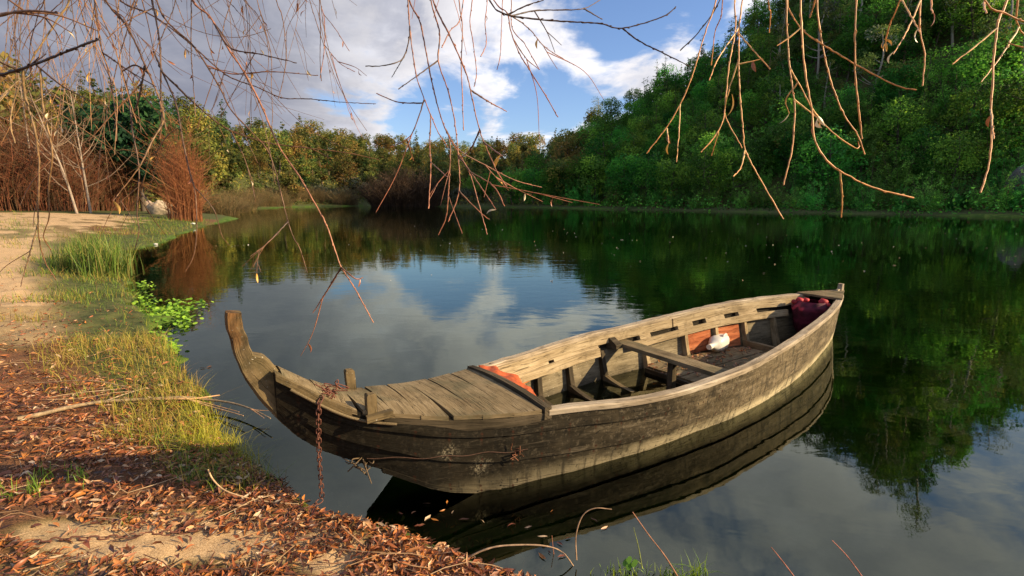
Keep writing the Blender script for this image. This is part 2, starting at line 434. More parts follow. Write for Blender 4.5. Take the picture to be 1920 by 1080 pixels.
# ------------------------------------------------------------------ terrain
SHORE = [(60, -55), (20, -14), (7, -2), (3.2, .9), (1.6, 1.58), (.83, 1.90), (.26, 1.99), (-.16, 2.15), (-.59, 2.36), (-1.12, 2.55), (-1.44, 2.88), (-1.90, 3.28), (-2.26, 3.64), (-2.79, 4.23),
         (-3.36, 4.85), (-4.22, 5.78), (-5.34, 7.11), (-7.35, 9.47), (-10.07, 12.91), (-12.97, 16.96), (-14.14, 20.1), (-16.47, 24.6), (-20.3, 34.0), (-24.5, 43),
         (-33, 60.2), (-44, 84.3), (-45.5, 105.5), (-35.6, 120.6), (-14.5, 107), (4.2, 99.3), (14, 85), (25.2, 70.2), (39.2, 58), (48.7, 48), (62, 34), (110, -20)]
SH = np.array(SHORE, float)
def shore_dist(x, y):
    """signed distance to the water's edge, positive on land"""
    x = np.asarray(x, float); y = np.asarray(y, float)
    best = np.full(x.shape, 1e9); inside = np.zeros(x.shape, bool)
    A = SH; B = np.roll(SH, -1, 0)
    for (ax, ay), (bx, by) in zip(A, B):
        dx, dy = bx - ax, by - ay
        tt = np.clip(((x - ax) * dx + (y - ay) * dy) / (dx * dx + dy * dy), 0, 1)
        best = np.minimum(best, (x - ax - tt * dx) ** 2 + (y - ay - tt * dy) ** 2)
        if ay != by:
            hit = ((ay > y) != (by > y)) & (x < (bx - ax) * (y - ay) / (by - ay) + ax); inside ^= hit
    return np.where(inside, -1, 1) * np.sqrt(best)

AZ = [-75, -60, -48, -40, -34, -30, -20, -12, -3, 3, 7, 11, 20, 30, 41, 48, 54, 80]
R0 = [40, 42, 46, 58, 80, 100, 128, 124, 112, 105, 99, 92, 80, 78, 76, 74, 72, 70]
RR = [120, 120, 120, 140, 165, 180, 230, 240, 225, 200, 170, 150, 145, 142, 140, 135, 130, 120]
EL = [8, 9.5, 9.2, 8.2, 7.7, 7.2, 6.2, 5.6, 5.5, 5.3, 6.8, 9.6, 13.7, 20.0, 24.0, 13.0, 4, 2]
def terrain(x, y, rough=True):
    x = np.asarray(x, float); y = np.asarray(y, float)
    d = shore_dist(x, y); r = np.hypot(x, y); az = np.degrees(np.arctan2(x, y))
    dn = d + np.clip(r * .03, 0, .25) * 0 + fbm(x * 1.4, y * 1.4, 5, 3) * np.clip(.03 * r, .03, .25) + np.where(r > 34, 1.3 * fbm(x * .16, y * .16, 6, 3), 0) * sstep(r, 34, 50)
    land = .05 * (1 - np.exp(-np.clip(dn, 0, None) / .10)) + 1.15 * (1 - np.exp(-np.clip(dn, 0, None) / 9.0))
    bed = -.02 - 1.0 * (1 - np.exp(-np.clip(-dn, 0, None) / 2.6))
    z = np.where(dn > 0, land, bed * np.clip(-dn / .05, 0, 1))
    if rough: z = z + np.where(dn > 0, 1, .5) * (.025 * fbm(x * 1.7, y * 1.7, 11, 4) + .008 * fbm(x * 9, y * 9, 21, 2)) * np.clip(np.abs(dn) / .15, 0, 1)
    r0 = np.interp(az, AZ, R0); rr = np.interp(az, AZ, RR); el = np.interp(az, AZ, EL)
    tt = np.clip((r - r0) / (rr - r0), 0, 1.6); s1 = np.where(tt < 1, tt ** 1.1 * (1.15 - .15 * tt), 1 - .25 * (tt - 1))
    top = rr * np.tan(np.radians(el)) + H - 7.0
    hill = np.clip(s1, 0, None) * np.clip(top, 0, None)
    hill = hill + np.clip(tt, 0, 1) * 3.0 * fbm(x * .03, y * .03, 33, 3)
    back = (np.abs(az) < 80)
    return np.where((d > 0) & back & (r > 30), z + np.clip(hill, 0, None), z)

def soft_mask(px, py, pts):
    """max of soft ellipses (cx, cy, rx, ry, weight) laid out on the bank"""
    v = np.zeros(np.shape(px))
    for cx, cy, rx, ry, wt in pts:
        q = np.sqrt(((px - cx) / rx) ** 2 + ((py - cy) / ry) ** 2); v = np.maximum(v, wt * (1 - sstep(q, .6, 1.15)))
    return v
SANDY = [(330, 1010, 330, 62, 1.), (100, 985, 130, 40, .9), (600, 1020, 90, 60, 1.), (60, 1060, 120, 40, .6), (90, 405, 260, 28, 1.), (40, 480, 160, 60, 1.), (60, 590, 150, 55, .75), (20, 545, 120, 40, 1.), (250, 400, 110, 22, .9)]
def zones(P):
    """sand, soil, green weight at points on the ground"""
    px, py, dp = project(P); d = shore_dist(P[:, 0], P[:, 1]); r = np.hypot(P[:, 0], P[:, 1])
    nz = fbm(P[:, 0] * 1.3, P[:, 1] * 1.3, 41, 4)
    front = (dp > .5)
    sand = np.where(front, soft_mask(px + 35 * nz, py + 25 * nz, SANDY), .5)
    green = (1 - sstep(d, .06 * r * (1 + .5 * nz), .12 * r + .1)) * (py < 835) * (py > 440) * front
    green = np.maximum(green, soft_mask(px + 25 * nz, py + 10 * nz, [(320, 425, 80, 22, 1), (430, 875, 130, 48, .7), (30, 440, 60, 10, .4)]) * front)
    sand = sand * (1 - .8 * green)
    far = (r > 45)
    return np.where(far, 0, sand), np.where(far, 0, (1 - sand) * (1 - green)), np.where(far, 1, green), d

thf = np.radians(np.concatenate([np.arange(-180, -60, 4), np.arange(-60, -12, .22), np.arange(-12, 60, .3), np.arange(60, 180.1, 4)]))
rad_ = np.concatenate([[.02, .6, 1.2], np.geomspace(1.5, 12, 250), np.geomspace(12.3, 60, 110), np.geomspace(62, 330, 70), [500, 900]])
TH, RD = np.meshgrid(thf, rad_, indexing='ij')
gx, gy = RD * np.sin(TH), RD * np.cos(TH)
gz = terrain(gx, gy)
gz = np.where(RD > 340, np.where(np.abs(np.degrees(TH)) < 80, gz, 1.0), gz)
G = np.stack([gx, gy, gz], -1)
s_, so_, gr_, d_ = zones(G.reshape(-1, 3))
wet = (1 - sstep(d_, .0, .06)) * (np.hypot(gx, gy).ravel() < 45)
colg = np.stack([s_ * (1 - wet), so_ * (1 - wet), gr_ * (1 - wet)], 1) * (d_ > 0)[:, None]
b = MB(); b.grid(G, c=colg, flip=True); ground = b.build('ground', M['ground']); tag(ground, kind='structure')

b = MB(); xs = np.array([-400, 400.]); b.add([(-70, -60, 0), (130, -60, 0), (130, 135, 0), (-70, 135, 0)], np.array([[0, 1, 2, 3]]))
tag(b.build('water', M['water']), kind='structure')


# ------------------------------------------------------------------ the boat (local x = bow to stern, local -y = side towards the bank)
BA, BX, BY, BL = 0.60988, -1.23993, 2.46288, 6.6041
KU = np.linspace(0, BL, 21)
KB = [.1016, .1818, .2674, .3501, .4316, .5172, .6082, .6794, .7209, .7330, .7218, .6969, .6654, .6272, .5807, .5234, .4537, .3701, .2701, .1531, .0191]
KZ = [.8817, .6187, .5511, .4904, .4648, .4562, .4377, .4335, .4416, .4525, .4573, .4739, .4953, .5176, .5408, .5611, .5731, .5788, .5833, .5876, .5886]
KZ[1] = .645
CU = [0, .10, .21, .317, .418, .524, .635, .738, .86, 1.063, 1.21, 1.405, 1.66, 2.2, 2.8, 3.2, 3.9, 4.6, 5.2, 6.0, 6.48, 6.577, 6.62]
CB = [.035, .04, .045, .06, .12, .17, .22, .28, .32, .354, .42, .45, .50, .57, .585, .61, .575, .47, .335, .15, .018, .016, .015]
CZ = [.63, .49, .385, .317, .27, .219, .16, .107, .062, .0, -.02, -.04, -.06, -.09, -.10, -.10, -.10, -.095, -.09, -.06, -.01, .40, .56]
gb = lambda u: spline(u, KU, KB)
gz_ = lambda u: spline(u, KU, KZ)
cb = lambda u: np.interp(u, CU, CB)
cz = lambda u: np.interp(u, CU, CZ)
TH_ = .028
def v_out(u, z):
    tt = np.clip((z - cz(u)) / (gz_(u) - cz(u) + 1e-6), 0, 1)
    return cb(u) + (gb(u) - cb(u)) * (tt + .10 * np.sin(math.pi * tt))
def v_in(u, z): return np.maximum(v_out(u, z) - TH_, .004)

boat = empty('rowing_boat', (BX, BY, 0), BA, 'old weathered wooden rowing boat with upturned bow moored at the leafy bank', 'boat')
us = np.concatenate([np.linspace(0, .4, 14), np.linspace(.45, 6.4, 110), np.linspace(6.43, 6.62, 8)])
hull = MB()
strakes = [(0, .40), (.40, .74), (.74, 1.0)]
for sgn in (-1, 1):                                    # -1: the side towards the camera
    for k, (s0, s1) in enumerate(strakes):
        ts = np.linspace(s0, s1 + (.015 if k < 2 else 0), 9)
        Gd = np.zeros((len(us), len(ts), 3)); UV = np.zeros((len(us), len(ts), 2))
        for i, u in enumerate(us):
            s_j = ts + .018 * math.sin(u * 1.3 + k * 2) * (0 < k) * (ts < s1 - .01) - .0
            z = cz(u) + (gz_(u) - cz(u)) * np.clip(ts, 0, 1)
            lap = .015 * (1 - (ts - s0) / (s1 - s0)) * (1 if k else 0)   # lower edge of each upper strake stands proud
            vv = v_out(u, z) + lap * np.clip(u * 4, 0, 1) * np.clip((6.5 - u) * 2, 0, 1)
            vv = vv + .005 * vnoise(u * 3 + 5, ts * 6, 3) + .002 * vnoise(u * 17 + 2, ts * 14, 4)
            Gd[i, :, 0] = u; Gd[i, :, 1] = sgn * vv; Gd[i, :, 2] = z
            UV[i, :, 0] = u + k * 3.7 + sgn; UV[i, :, 1] = ts * .5
        hull.grid(Gd, uv=UV.reshape(-1, 2), m=0, flip=(sgn > 0))
        if k:                                          # the lap edge
            E0 = Gd[:, 0].copy(); E1 = E0.copy(); E1[:, 1] -= sgn * .014; E1[:, 2] += .002
            hull.grid(np.stack([E1, E0], 1), uv=np.stack([np.repeat(us, 2), np.tile([0, .01], len(us))], 1), flip=(sgn > 0))
    # inner skin
    ts = np.linspace(0, 1, 10); ui = us[(us > .1) & (us < 6.5)]
    Gd = np.zeros((len(ui), 10, 3)); UV = np.zeros((len(ui), 10, 2))
    for i, u in enumerate(ui):
        z = cz(u) + (gz_(u) - cz(u)) * ts
        Gd[i, :, 0] = u; Gd[i, :, 1] = sgn * v_in(u, z); Gd[i, :, 2] = z; UV[i, :, 0] = u + 9 * sgn; UV[i, :, 1] = ts * .5
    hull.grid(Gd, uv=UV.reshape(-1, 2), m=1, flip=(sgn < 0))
    # top edge joining both skins
    Z = gz_(ui); hull.grid(np.stack([np.stack([ui, sgn * (gb(ui)), Z], 1), np.stack([ui, sgn * (gb(ui) - TH_), Z], 1)], 1), uv=np.stack([np.repeat(ui, 2), np.tile([0, .03], len(ui))], 1), flip=(sgn > 0))
    # plank ends standing off the stem
    ts = np.linspace(0, 1, 8); z = cz(0.) + (gz_(0.) - cz(0.)) * ts
    vo = np.array([v_out(0., q) for q in z])
    hull.grid(np.stack([np.stack([0 * z, sgn * vo, z], 1), np.stack([0 * z, sgn * .03 + 0 * z, z], 1)], 1), uv=np.stack([np.repeat(z, 2), np.tile([0, .08], 8)], 1), flip=(sgn < 0))
# bottom: outer and inner
ui = us[us < 6.6]
hull.grid(np.stack([np.stack([ui, y * cb(ui), cz(ui) - .012 * (1 - abs(y))], 1) for y in np.linspace(-1, 1, 7)], 1), uv=np.stack([np.repeat(ui, 7), np.tile(np.linspace(0, 1, 7), len(ui))], 1), flip=True)
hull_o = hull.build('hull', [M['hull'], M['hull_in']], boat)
# chine edge strip (pale worn edge of the bottom planks)
b = MB()
for sgn in (-1, 1):
    uc = np.concatenate([np.linspace(.50, 1.3, 40), np.linspace(1.35, 6.3, 60)])
    secs = []
    for u in uc:
        y, z = cb(u), cz(u) - .0; j = .003 * float(vnoise(u * 9, 1.5, 8))
        secs.append([(u, sgn * (y - .02), z - .018), (u, sgn * (y + .008 + j), z - .018 + j), (u, sgn * (y + .009 + j), z + .012), (u, sgn * (y - .012), z + .014)][::sgn])
    b.loft(secs, uv_u=uc)
b.build('chine_batten', M['hull'], boat)
# inner bottom boards
b = MB()
uf = np.linspace(1.2, 6.0, 50)
for k in range(6):
    y0, y1 = -1 + k / 3 + .012, -1 + (k + 1) / 3 - .012
    hh = .035 + .006 * (k % 2)
    b.grid(np.stack([np.stack([uf, q * (cb(uf) - .02), cz(uf) + hh], 1) for q in (y0, (y0 + y1) / 2, y1)], 1), uv=np.stack([np.repeat(uf, 3) + k * 2.3, np.tile([0, .08, .16], len(uf)) + k], 1))
b.build('bottom_boards', M['dark'], boat)

# stem post: thick plank sweeping up from the keel
outer = np.array([(-.1814, 1.214), (-.1815, 1.14), (-.1696, 1.041), (-.140, .902), (-.085, .767), (.005, .614), (.104, .487), (.21, .384), (.322, .300), (.42, .245)])
inner = np.array([(-.117, 1.205), (-.110, 1.13), (-.098, 1.06), (-.082, .985), (-.028, .965), (.012, .905), (.115, .735), (.20, .60), (.31, .44), (.44, .30)])
to = np.linspace(0, 1, 34)
po = np.stack([spline(to, np.linspace(0, 1, 10), outer[:, k]) for k in (0, 1)], 1); pi_ = np.stack([np.interp(to, np.linspace(0, 1, 10), inner[:, k]) for k in (0, 1)], 1)
secs = []
for i in range(34):
    tk = .040 + .006 * to[i]
    (xo, zo), (xi, zi) = po[i], pi_[i]
    jx = .004 * float(vnoise(i * .7, 2.2, 4)); jz = .004 * float(vnoise(i * .6, 7.2, 5))
    ch = .10
    q = lambda f, y: (xo + (xi - xo) * f + jx, y, zo + (zi - zo) * f + jz)
    secs.append([q(0, -tk * .55), q(ch, -tk), q(.93, -tk), q(1, -tk * .8), q(1, tk * .8), q(.93, tk), q(ch, tk), q(0, tk * .55)])
b = MB(); b.loft(np.array(secs), uv_u=np.linspace(0, 1.1, 34)); stem = b.build('stem_post', M['post'], boat)
stem['label'] = 'upturned stem post, rusty orange at its tip'
# cheek planks capping the hull edge behind the stem
b = MB()
for sgn in (-1, 1):
    uu = np.linspace(.0, .34, 16); sec = []
    for u in uu:
        y = gb(u); z = gz_(u)
        sec.append([(u, sgn * (y + .010), z - .03), (u, sgn * (y + .012), z + .010), (u, sgn * max(y - .045, .02), z + .016), (u, sgn * max(y - .045, .02), z - .02)][::sgn])
    b.loft(sec, uv_u=uu)
b.build('bow_capping', M['post'], boat)

# foredeck planks
seams = [.03, .20, .38, .55, .70, .86, 1.04, 1.24, 1.425]
for k in range(len(seams) - 1):
    b = MB(); u0, u1 = seams[k] + .004, seams[k + 1] - .004
    n = 9; vs = np.linspace(-1, 1, n); top = []; bot = []
    dz0 = rng.uniform(-.002, .004)
    e0, e1 = rng.uniform(.000, .010, 2)
    for q in vs:
        row = []
        for u in np.linspace(u0, u1, 5):
            uk = u + .012 * q * math.sin(k * 2.1)
            y = q * (gb(u) + (e0 if q < 0 else e1) - (.03 if k < 1 else -.002))
            row.append((uk, y, gz_(u) + .012 + dz0 + .018 * (1 - q * q) + .002 * float(vnoise(u * 7, q * 3 + k, 6))))
        top.append(row)
    top = np.array(top); bot = top.copy(); bot[..., 2] -= .026
    uvt = np.stack([np.tile(vs[:, None], (1, 5)).ravel() * .5 + k * 3.1, np.tile(np.linspace(0, u1 - u0, 5), n) + k * .7], 1)
    b.grid(top, uv=uvt, flip=True); b.grid(bot, uv=uvt)
    for edge in ((top[0], bot[0]), (bot[-1], top[-1]), (bot[:, 0], top[:, 0]), (top[:, -1], bot[:, -1])):
        e = np.stack(edge, 1); b.grid(e, uv=np.stack([np.repeat(np.arange(len(e)) * .05, 2), np.tile([0, .03], len(e))], 1), smooth=False)
    b.build('deck_plank', M['deck'], boat)
# trailing lath along the near deck edge of the bow
b = MB(); P = [(u, -(gb(u) + .016), gz_(u) - .035 - .02 * (u - .1)) for u in np.linspace(.06, .56, 12)]
b.tube(P, .009, 5); b.build('rubbing_batten', M['deck'], boat)
# split upper band of the sheer strake under the deck edge
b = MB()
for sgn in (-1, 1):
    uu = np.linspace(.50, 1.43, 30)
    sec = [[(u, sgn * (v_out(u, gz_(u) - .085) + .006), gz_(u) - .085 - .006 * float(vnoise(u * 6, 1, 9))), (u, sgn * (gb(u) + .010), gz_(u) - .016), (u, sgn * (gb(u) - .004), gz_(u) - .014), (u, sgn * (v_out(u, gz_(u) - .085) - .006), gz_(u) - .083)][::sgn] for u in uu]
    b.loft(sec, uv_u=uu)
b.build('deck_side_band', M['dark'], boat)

# beam at the after edge of the foredeck
b = MB(); yb = float(gb(1.45)); sec = []
for q in np.linspace(-1, 1, 13):
    y = q * (yb + .012); z = float(gz_(1.45)) + .030 * (1 - q * q)
    sec.append([(1.425, y, z - .055), (1.482, y, z - .055), (1.480, y, z + .020), (1.428, y, z + .024)])
b.loft(sec); b.build('deck_beam', M['dark'], boat)

# two mooring cleats (kevels) through the deck edge
for v, hh, lean, uu, lab in ((.205, .135, .008, .46, None), (-.205, .115, 0, .44, None)):
    b = MB(); zz0 = float(gz_(uu))
    sec = []
    for tt, wd in ((-.12, .024), (0, .026), (.6, .027), (.94, .026), (1, .018)):
        z = zz0 + hh * tt; x = uu - lean * tt; 
        sec.append([(x - wd, v - wd * .85, z), (x + wd, v - wd * .85, z), (x + wd, v + wd * .85, z), (x - wd, v + wd * .85, z + .004)])
    b.loft(sec); b.build('cleat', M['post'], boat)
b = MB(); b.box((.40, -.262, float(gz_(.46)) - .02), (.54, -.228, float(gz_(.46)) + .018), jig=.004); b.build('cleat_block', M['post'], boat)

# gunwale rails and inner planking
for sgn in (-1, 1):
    b = MB(); uu = np.linspace(1.46, 6.57, 90); sec = []
    for u in uu:
        z = float(gz_(u)); y = float(gb(u)); j = .004 * float(vnoise(u * 4, sgn * 3, 12)); j2 = .003 * float(vnoise(u * 11, sgn * 3, 13))
        yi = max(y - .058 + j, .006)
        sec.append([(u, sgn * yi, z - .032), (u, sgn * (y + .014 + j2), z - .034), (u, sgn * (y + .016 + j2), z - .006), (u, sgn * (y + .008 + j2), z + .003 + j2), (u, sgn * (yi + .006), z + .002 + j2), (u, sgn * yi, z - .006)][::-sgn])
    b.loft(sec, uv_u=uu + 2 * sgn); b.build('gunwale', M['rail'], boat)
    # sheer clamp, in two lengths with a joint
    for u0, u1 in ((1.50, 4.02), (4.04, 6.1)):
        b = MB(); uu = np.linspace(u0, u1, 40); sec = []
        for u in uu:
            z1 = float(gz_(u)) - .030; z0 = float(gz_(u)) - .112 - .006 * float(vnoise(u * 3, 4, 14))
            sec.append([(u, sgn * (v_in(u, z0) - .046), z0), (u, sgn * (v_in(u, z0) - .006), z0), (u, sgn * (v_in(u, z1) - .004), z1), (u, sgn * (v_in(u, z1) - .046), z1)][::-sgn])
        b.loft(sec, uv_u=uu + 5 * sgn); b.build('sheer_clamp', M['clamp'], boat)
    # riser plank below, with a slot between, and the spacer blocks in the slot
    for u0, u1 in ((1.52, 2.98), (3.42, 5.75)):
        b = MB(); uu = np.linspace(u0, u1, 34); sec = []
        for u in uu:
            z1 = float(gz_(u)) - .135 - .022 * float(sstep(u, 3, 3.6)); z0 = float(gz_(u)) - .214 - .015 * float(sstep(u, 3, 3.6)) + .005 * float(vnoise(u * 3, 6, 15))
            sec.append([(u, sgn * (v_in(u, z0) - .072), z0), (u, sgn * (v_in(u, z0) - .050), z0), (u, sgn * (v_in(u, z1) - .050), z1), (u, sgn * (v_in(u, z1) - .072), z1)][::-sgn])
        b.loft(sec, uv_u=uu + 7 * sgn); b.build('riser_plank', M['clamp'], boat)
    for u0, u1 in ((1.60, 1.78), (1.84, 2.32), (2.39, 2.98), (3.55, 3.70), (4.10, 4.32), (4.52, 4.80), (5.02, 5.3)):
        b = MB(); uu = np.linspace(u0, u1, 5); sec = []
        for u in uu:
            z1 = float(gz_(u)) - .108; z0 = float(gz_(u)) - .142 - .022 * float(sstep(u, 3, 3.6))
            sec.append([(u, sgn * (v_in(u, z0) - .060), z0), (u, sgn * (v_in(u, z0) - .006), z0), (u, sgn * (v_in(u, z1) - .006), z1), (u, sgn * (v_in(u, z1) - .042), z1)][::-sgn])
        b.loft(sec, uv_u=uu + 7 * sgn); b.build('spacer_block', M['clamp'], boat)
    # ribs
    for ur in (1.78, 2.16, 2.56, 3.02, 3.62, 4.20, 4.66, 5.10, 5.55):
        b = MB(); z1 = float(gz_(ur)) - .17; z0 = float(cz(ur)) + .03; sec = []
        for z in np.linspace(z0, z1, 8):
            wd = .024; dp_ = .050 + .035 * (1 - (z - z0) / (z1 - z0)) ** 2
            y = float(v_in(ur, z)) - .003
            x = ur + .10 * (z - z0) * (1 if ur < 3 else .4)
            sec.append([(x - wd, sgn * y, z), (x + wd, sgn * y, z), (x + wd, sgn * (y - dp_), z), (x - wd, sgn * (y - dp_), z)][::sgn])
        b.loft(sec); b.build('rib', M['dark'] if ur < 3.3 else M['clamp'], boat)
# floor timbers joining the ribs across the bottom
for ur in (1.78, 2.16, 2.56, 3.02):
    b = MB(); y = float(cb(ur)) - .03; z = float(cz(ur)) + .042
    sec = [[(ur - .026, q * y, z), (ur + .026, q * y, z), (ur + .024, q * y, z + .055 + .06 * abs(q) ** 3), (ur - .024, q * y, z + .055 + .06 * abs(q) ** 3)][::-1] for q in np.linspace(-1, 1, 11)]
    b.loft(sec); b.build('floor_timber', M['dark'] if ur != 3.02 else M['deck'], boat)
# painted boards between the far ribs and the orange batten
for u0, u1 in ((4.24, 4.62), (4.70, 5.04)):
    b = MB(); uu = np.linspace(u0, u1, 6)
    sec = [[(u, v_in(u, .06) - .004, .06), (u, v_in(u, .06) - .018, .06), (u, v_in(u, gz_(u) - .225) - .018, gz_(u) - .225), (u, v_in(u, gz_(u) - .225) - .004, gz_(u) - .225)] for u in uu]
    b.loft(sec, uv_u=uu); o = b.build('side_board', M['red_board'], boat); o['label'] = 'red painted side board between ribs'
b = MB(); uu = np.linspace(1.56, 2.52, 16)
sec = [[(u, v_in(u, .165 + .06 * (u - 1.5)) - .006, .165 + .06 * (u - 1.5)), (u, v_in(u, .165 + .06 * (u - 1.5)) - .03, .165 + .06 * (u - 1.5)), (u, v_in(u, .21 + .06 * (u - 1.5)) - .03, .21 + .06 * (u - 1.5)), (u, v_in(u, .21 + .06 * (u - 1.5)) - .006, .21 + .06 * (u - 1.5))] for u in uu]
b.loft(sec, uv_u=uu); o = b.build('side_batten', M['orange_board'], boat); o['label'] = 'orange painted batten inside the far side'

# thwart with its post and knees
b = MB(); y = float(v_in(3.3, .32)) - .008; sec = []
for q in np.linspace(-1, 1, 9):
    j = .003 * float(vnoise(q * 3, 2, 17))
    sec.append([(3.215 + j, q * y, .300), (3.385 + j, q * y, .300), (3.385 + j, q * y, .336), (3.215 + j, q * y, .338)])
b.loft(sec); b.build('thwart', M['deck'], boat)
b = MB(); b.box((3.262, -.028, -.06), (3.318, .028, .298), jig=.003, grain=2); b.build('thwart_post', M['dark'], boat)
for sgn in (-1, 1):
    b = MB(); yk = float(v_in(3.2, .38))
    pts = [(yk - .004, .285), (yk - .004, .385), (yk - .05, .39), (yk - .13, .350), (yk - .15, .337), (yk - .15, .300)]
    sec = [[(x, sgn * yy, z_) for yy, z_ in pts] for x in (3.13, 3.21)]
    b.loft(sec); b.build('thwart_knee', M['dark'], boat)
# raised floor boards aft of the thwart
for k in range(5):
    b = MB(); uu = np.linspace(3.55, 5.0, 14); sec = []
    for u in uu:
        wdt = min(float(v_in(u, .06)) - .07, .50); y0 = -wdt + k * wdt * .4 + .006; y1 = -wdt + (k + 1) * wdt * .4 - .006
        z = .062 + .004 * (k % 2)
        sec.append([(u, y0, z - .022), (u, y1, z - .022), (u, y1, z), (u, y0, z)])
    b.loft(sec, uv_u=uu + k * 1.7); b.build('floor_board', M['deck'], boat)
b = MB(); wv = float(v_in(5.1, .09)) - .02
b.box((5.06, -wv, .03), (5.125, wv, .115), jig=.002, grain=1); b.build('floor_bearer', M['deck'], boat)
b = MB(); b.box((3.52, -.5, -.04), (3.548, .5, .045), jig=.002, grain=1); b.build('floor_bearer', M['dark'], boat)
# stern deck and stern post
for k, (u0, u1) in enumerate(((6.02, 6.20), (6.21, 6.40), (6.41, 6.63))):
    b = MB(); sec = []
    for q in np.linspace(-1, 1, 5):
        sec.append([(u0, q * (float(gb(u0)) + .012), float(gz_(u0)) - .006), (u1, q * (float(gb(u1)) + .014), float(gz_(u1)) - .006), (u1, q * (float(gb(u1)) + .014), float(gz_(u1)) + .020 - .003 * k), (u0, q * (float(gb(u0)) + .012), float(gz_(u0)) + .018)])
    b.loft(sec); b.build('stern_plank', M['deck'], boat)
b = MB(); prof = [(6.46, -.02), (6.50, .08), (6.585, .40), (6.645, .57), (6.650, .60)]
sec = [[(x - .05, -.022, z), (x + .012, -.020, z), (x + .012, .020, z), (x - .05, .022, z)] for x, z in prof]
b.loft(sec); 
b.box((6.575, -.026, .595), (6.63, .026, .685), jig=.004, grain=2); b.box((6.50, -.012, .60), (6.575, .012, .622), jig=.003)
b.build('stern_post', M['rail'], boat)

def boat_pt(u, v, z):
    """world place of a boat-local point (v positive towards the bank side)"""
    ca, sa = math.cos(BA), math.sin(BA)
    return np.array([BX + u * ca + v * sa, BY + u * sa - v * ca, z])


# ------------------------------------------------------------------ things in and on the boat
# orange plastic sheet tucked behind the foredeck beam
b = MB(); nu, nv_ = 70, 26; Gd = np.zeros((nu, nv_, 3)); Cc = np.zeros((nu, nv_, 3))
for i in range(nu):
    for j in range(nv_):
        a_, c_ = i / (nu - 1), j / (nv_ - 1)
        v = -.46 + .70 * a_ + .02 * math.sin(9 * c_)
        wid = .075 + .075 * math.sin(math.pi * min(1, a_ * 1.1)) ** .7
        th = 2.4 * c_ - .35
        fold = .020 * (1 - 2 * abs(math.sin(a_ * 11 + 4 * c_))) + .014 * (1 - 2 * abs(math.sin(a_ * 19 - 6 * c_ + 1))) + .018 * float(vnoise(a_ * 9, c_ * 5, 51))
        fold *= (.25 + .75 * c_) * .75
        u = 1.53 + wid * math.sin(th * .9) * 1.25 + .012 + fold * .8
        z = .440 - .13 * c_ * c_ - .05 * a_ + .018 * math.sin(math.pi * c_) + fold * .75 + .03 * (1 - a_)
        P = boat_pt(u, v, z); Gd[i, j] = P
        k = .75 + .5 * abs(fold) / .04
        Cc[i, j] = (.72 * k, .155 * k, .045 * k)
b.grid(Gd, c=Cc.reshape(-1, 3)); o = b.build('plastic_sheet', M['cloth'])
so = o.modifiers.new('thick', 'SOLIDIFY'); so.thickness = .003
tag(o, 'crumpled orange plastic sheet tucked behind the foredeck beam inside the boat', 'plastic sheet')

# white water jug lying on the floor boards
jug = empty('water_jug', boat_pt(4.62, -.40, .145), BA + R(10), 'white plastic water jug lying on its side on the boat floor', 'jug')
b = MB(); prof = [(-.20, .012), (-.20, .030), (-.175, .031), (-.172, .026), (-.15, .028), (-.105, .060), (-.06, .082), (0, .086), (.02, .083), (.09, .086), (.125, .080), (.14, .062), (.142, .01)]
ring = []
for x, r_ in prof:
    th = np.linspace(0, 2 * math.pi, 25)
    sq = (np.abs(np.cos(th)) ** 4 + np.abs(np.sin(th)) ** 4) ** -.25; rr_ = r_ * (1 + (.16 * (sq - 1) / .19 if r_ > .05 else 0) * .8)
    ring.append(np.stack([np.full(25, x) + (.012 * np.sin(th) if r_ > .05 else 0), rr_ * np.cos(th), rr_ * np.sin(th)], 1))
b.grid(np.array(ring), c=(.80, .77, .68)); b.build('bottle', M['plastic'], jug)
b = MB(); b.tube(smooth_path([(.00, -.045, .06), (.02, -.050, .088), (.07, -.05, .098), (.115, -.045, .086), (.13, -.04, .05)], .02), .012, 8, c=(.78, .75, .66)); b.build('handle', M['plastic'], jug)
b = MB(); b.tube([(-.225, 0, 0), (-.19, 0, 0)], .031, 14, c=(.82, .78, .66)); b.build('cap', M['plastic'], jug)
b = MB(); 
th = np.linspace(-2.2, -1.3, 8); b.grid(np.stack([np.stack([np.full(8, x), .0905 * np.cos(th) - .004, .0905 * np.sin(th) - .002], 1) for x in (.03, .075)], 1), c=(.10, .10, .42)); b.build('label', M['plain'], jug)

# dark red net sack in the stern
bag = empty('net_sack', boat_pt(5.86, 0, .30), BA, 'dark red net sack stuffed under the stern deck of the boat', 'sack')
b = MB(); nu, nv_ = 30, 22; Gd = np.zeros((nu, nv_, 3)); Cc = np.zeros((nu, nv_, 3))
for i in range(nu):
    th = 2 * math.pi * i / (nu - 1)
    for j in range(nv_):
        c_ = j / (nv_ - 1); z = -.22 + .47 * c_
        r_ = .155 * (max(0, 1 - (1 - c_) ** 4)) ** .5 * (1.0 + .18 * c_) * (1 if c_ < .86 else 1 - (c_ - .86) * 2.2)
        f = 1 + .07 * math.sin(7 * th + 6 * c_) + .09 * float(vnoise(3 * math.cos(th) + 5, 3 * math.sin(th) + c_ * 4, 61))
        Gd[i, j] = (r_ * f * math.cos(th) * .95, r_ * f * math.sin(th) * 1.12, z)
        q = .8 + .5 * float(vnoise(i * .9, j * .9, 62)); red = (.10 * q, .012 * q, .026 * q)
        Cc[i, j] = np.array(red) * (1 + .6 * (c_ > .8))
Gd[-1] = Gd[0]
b.grid(Gd, c=Cc.reshape(-1, 3)); b.build('net', M['cloth'], bag)
b = MB()
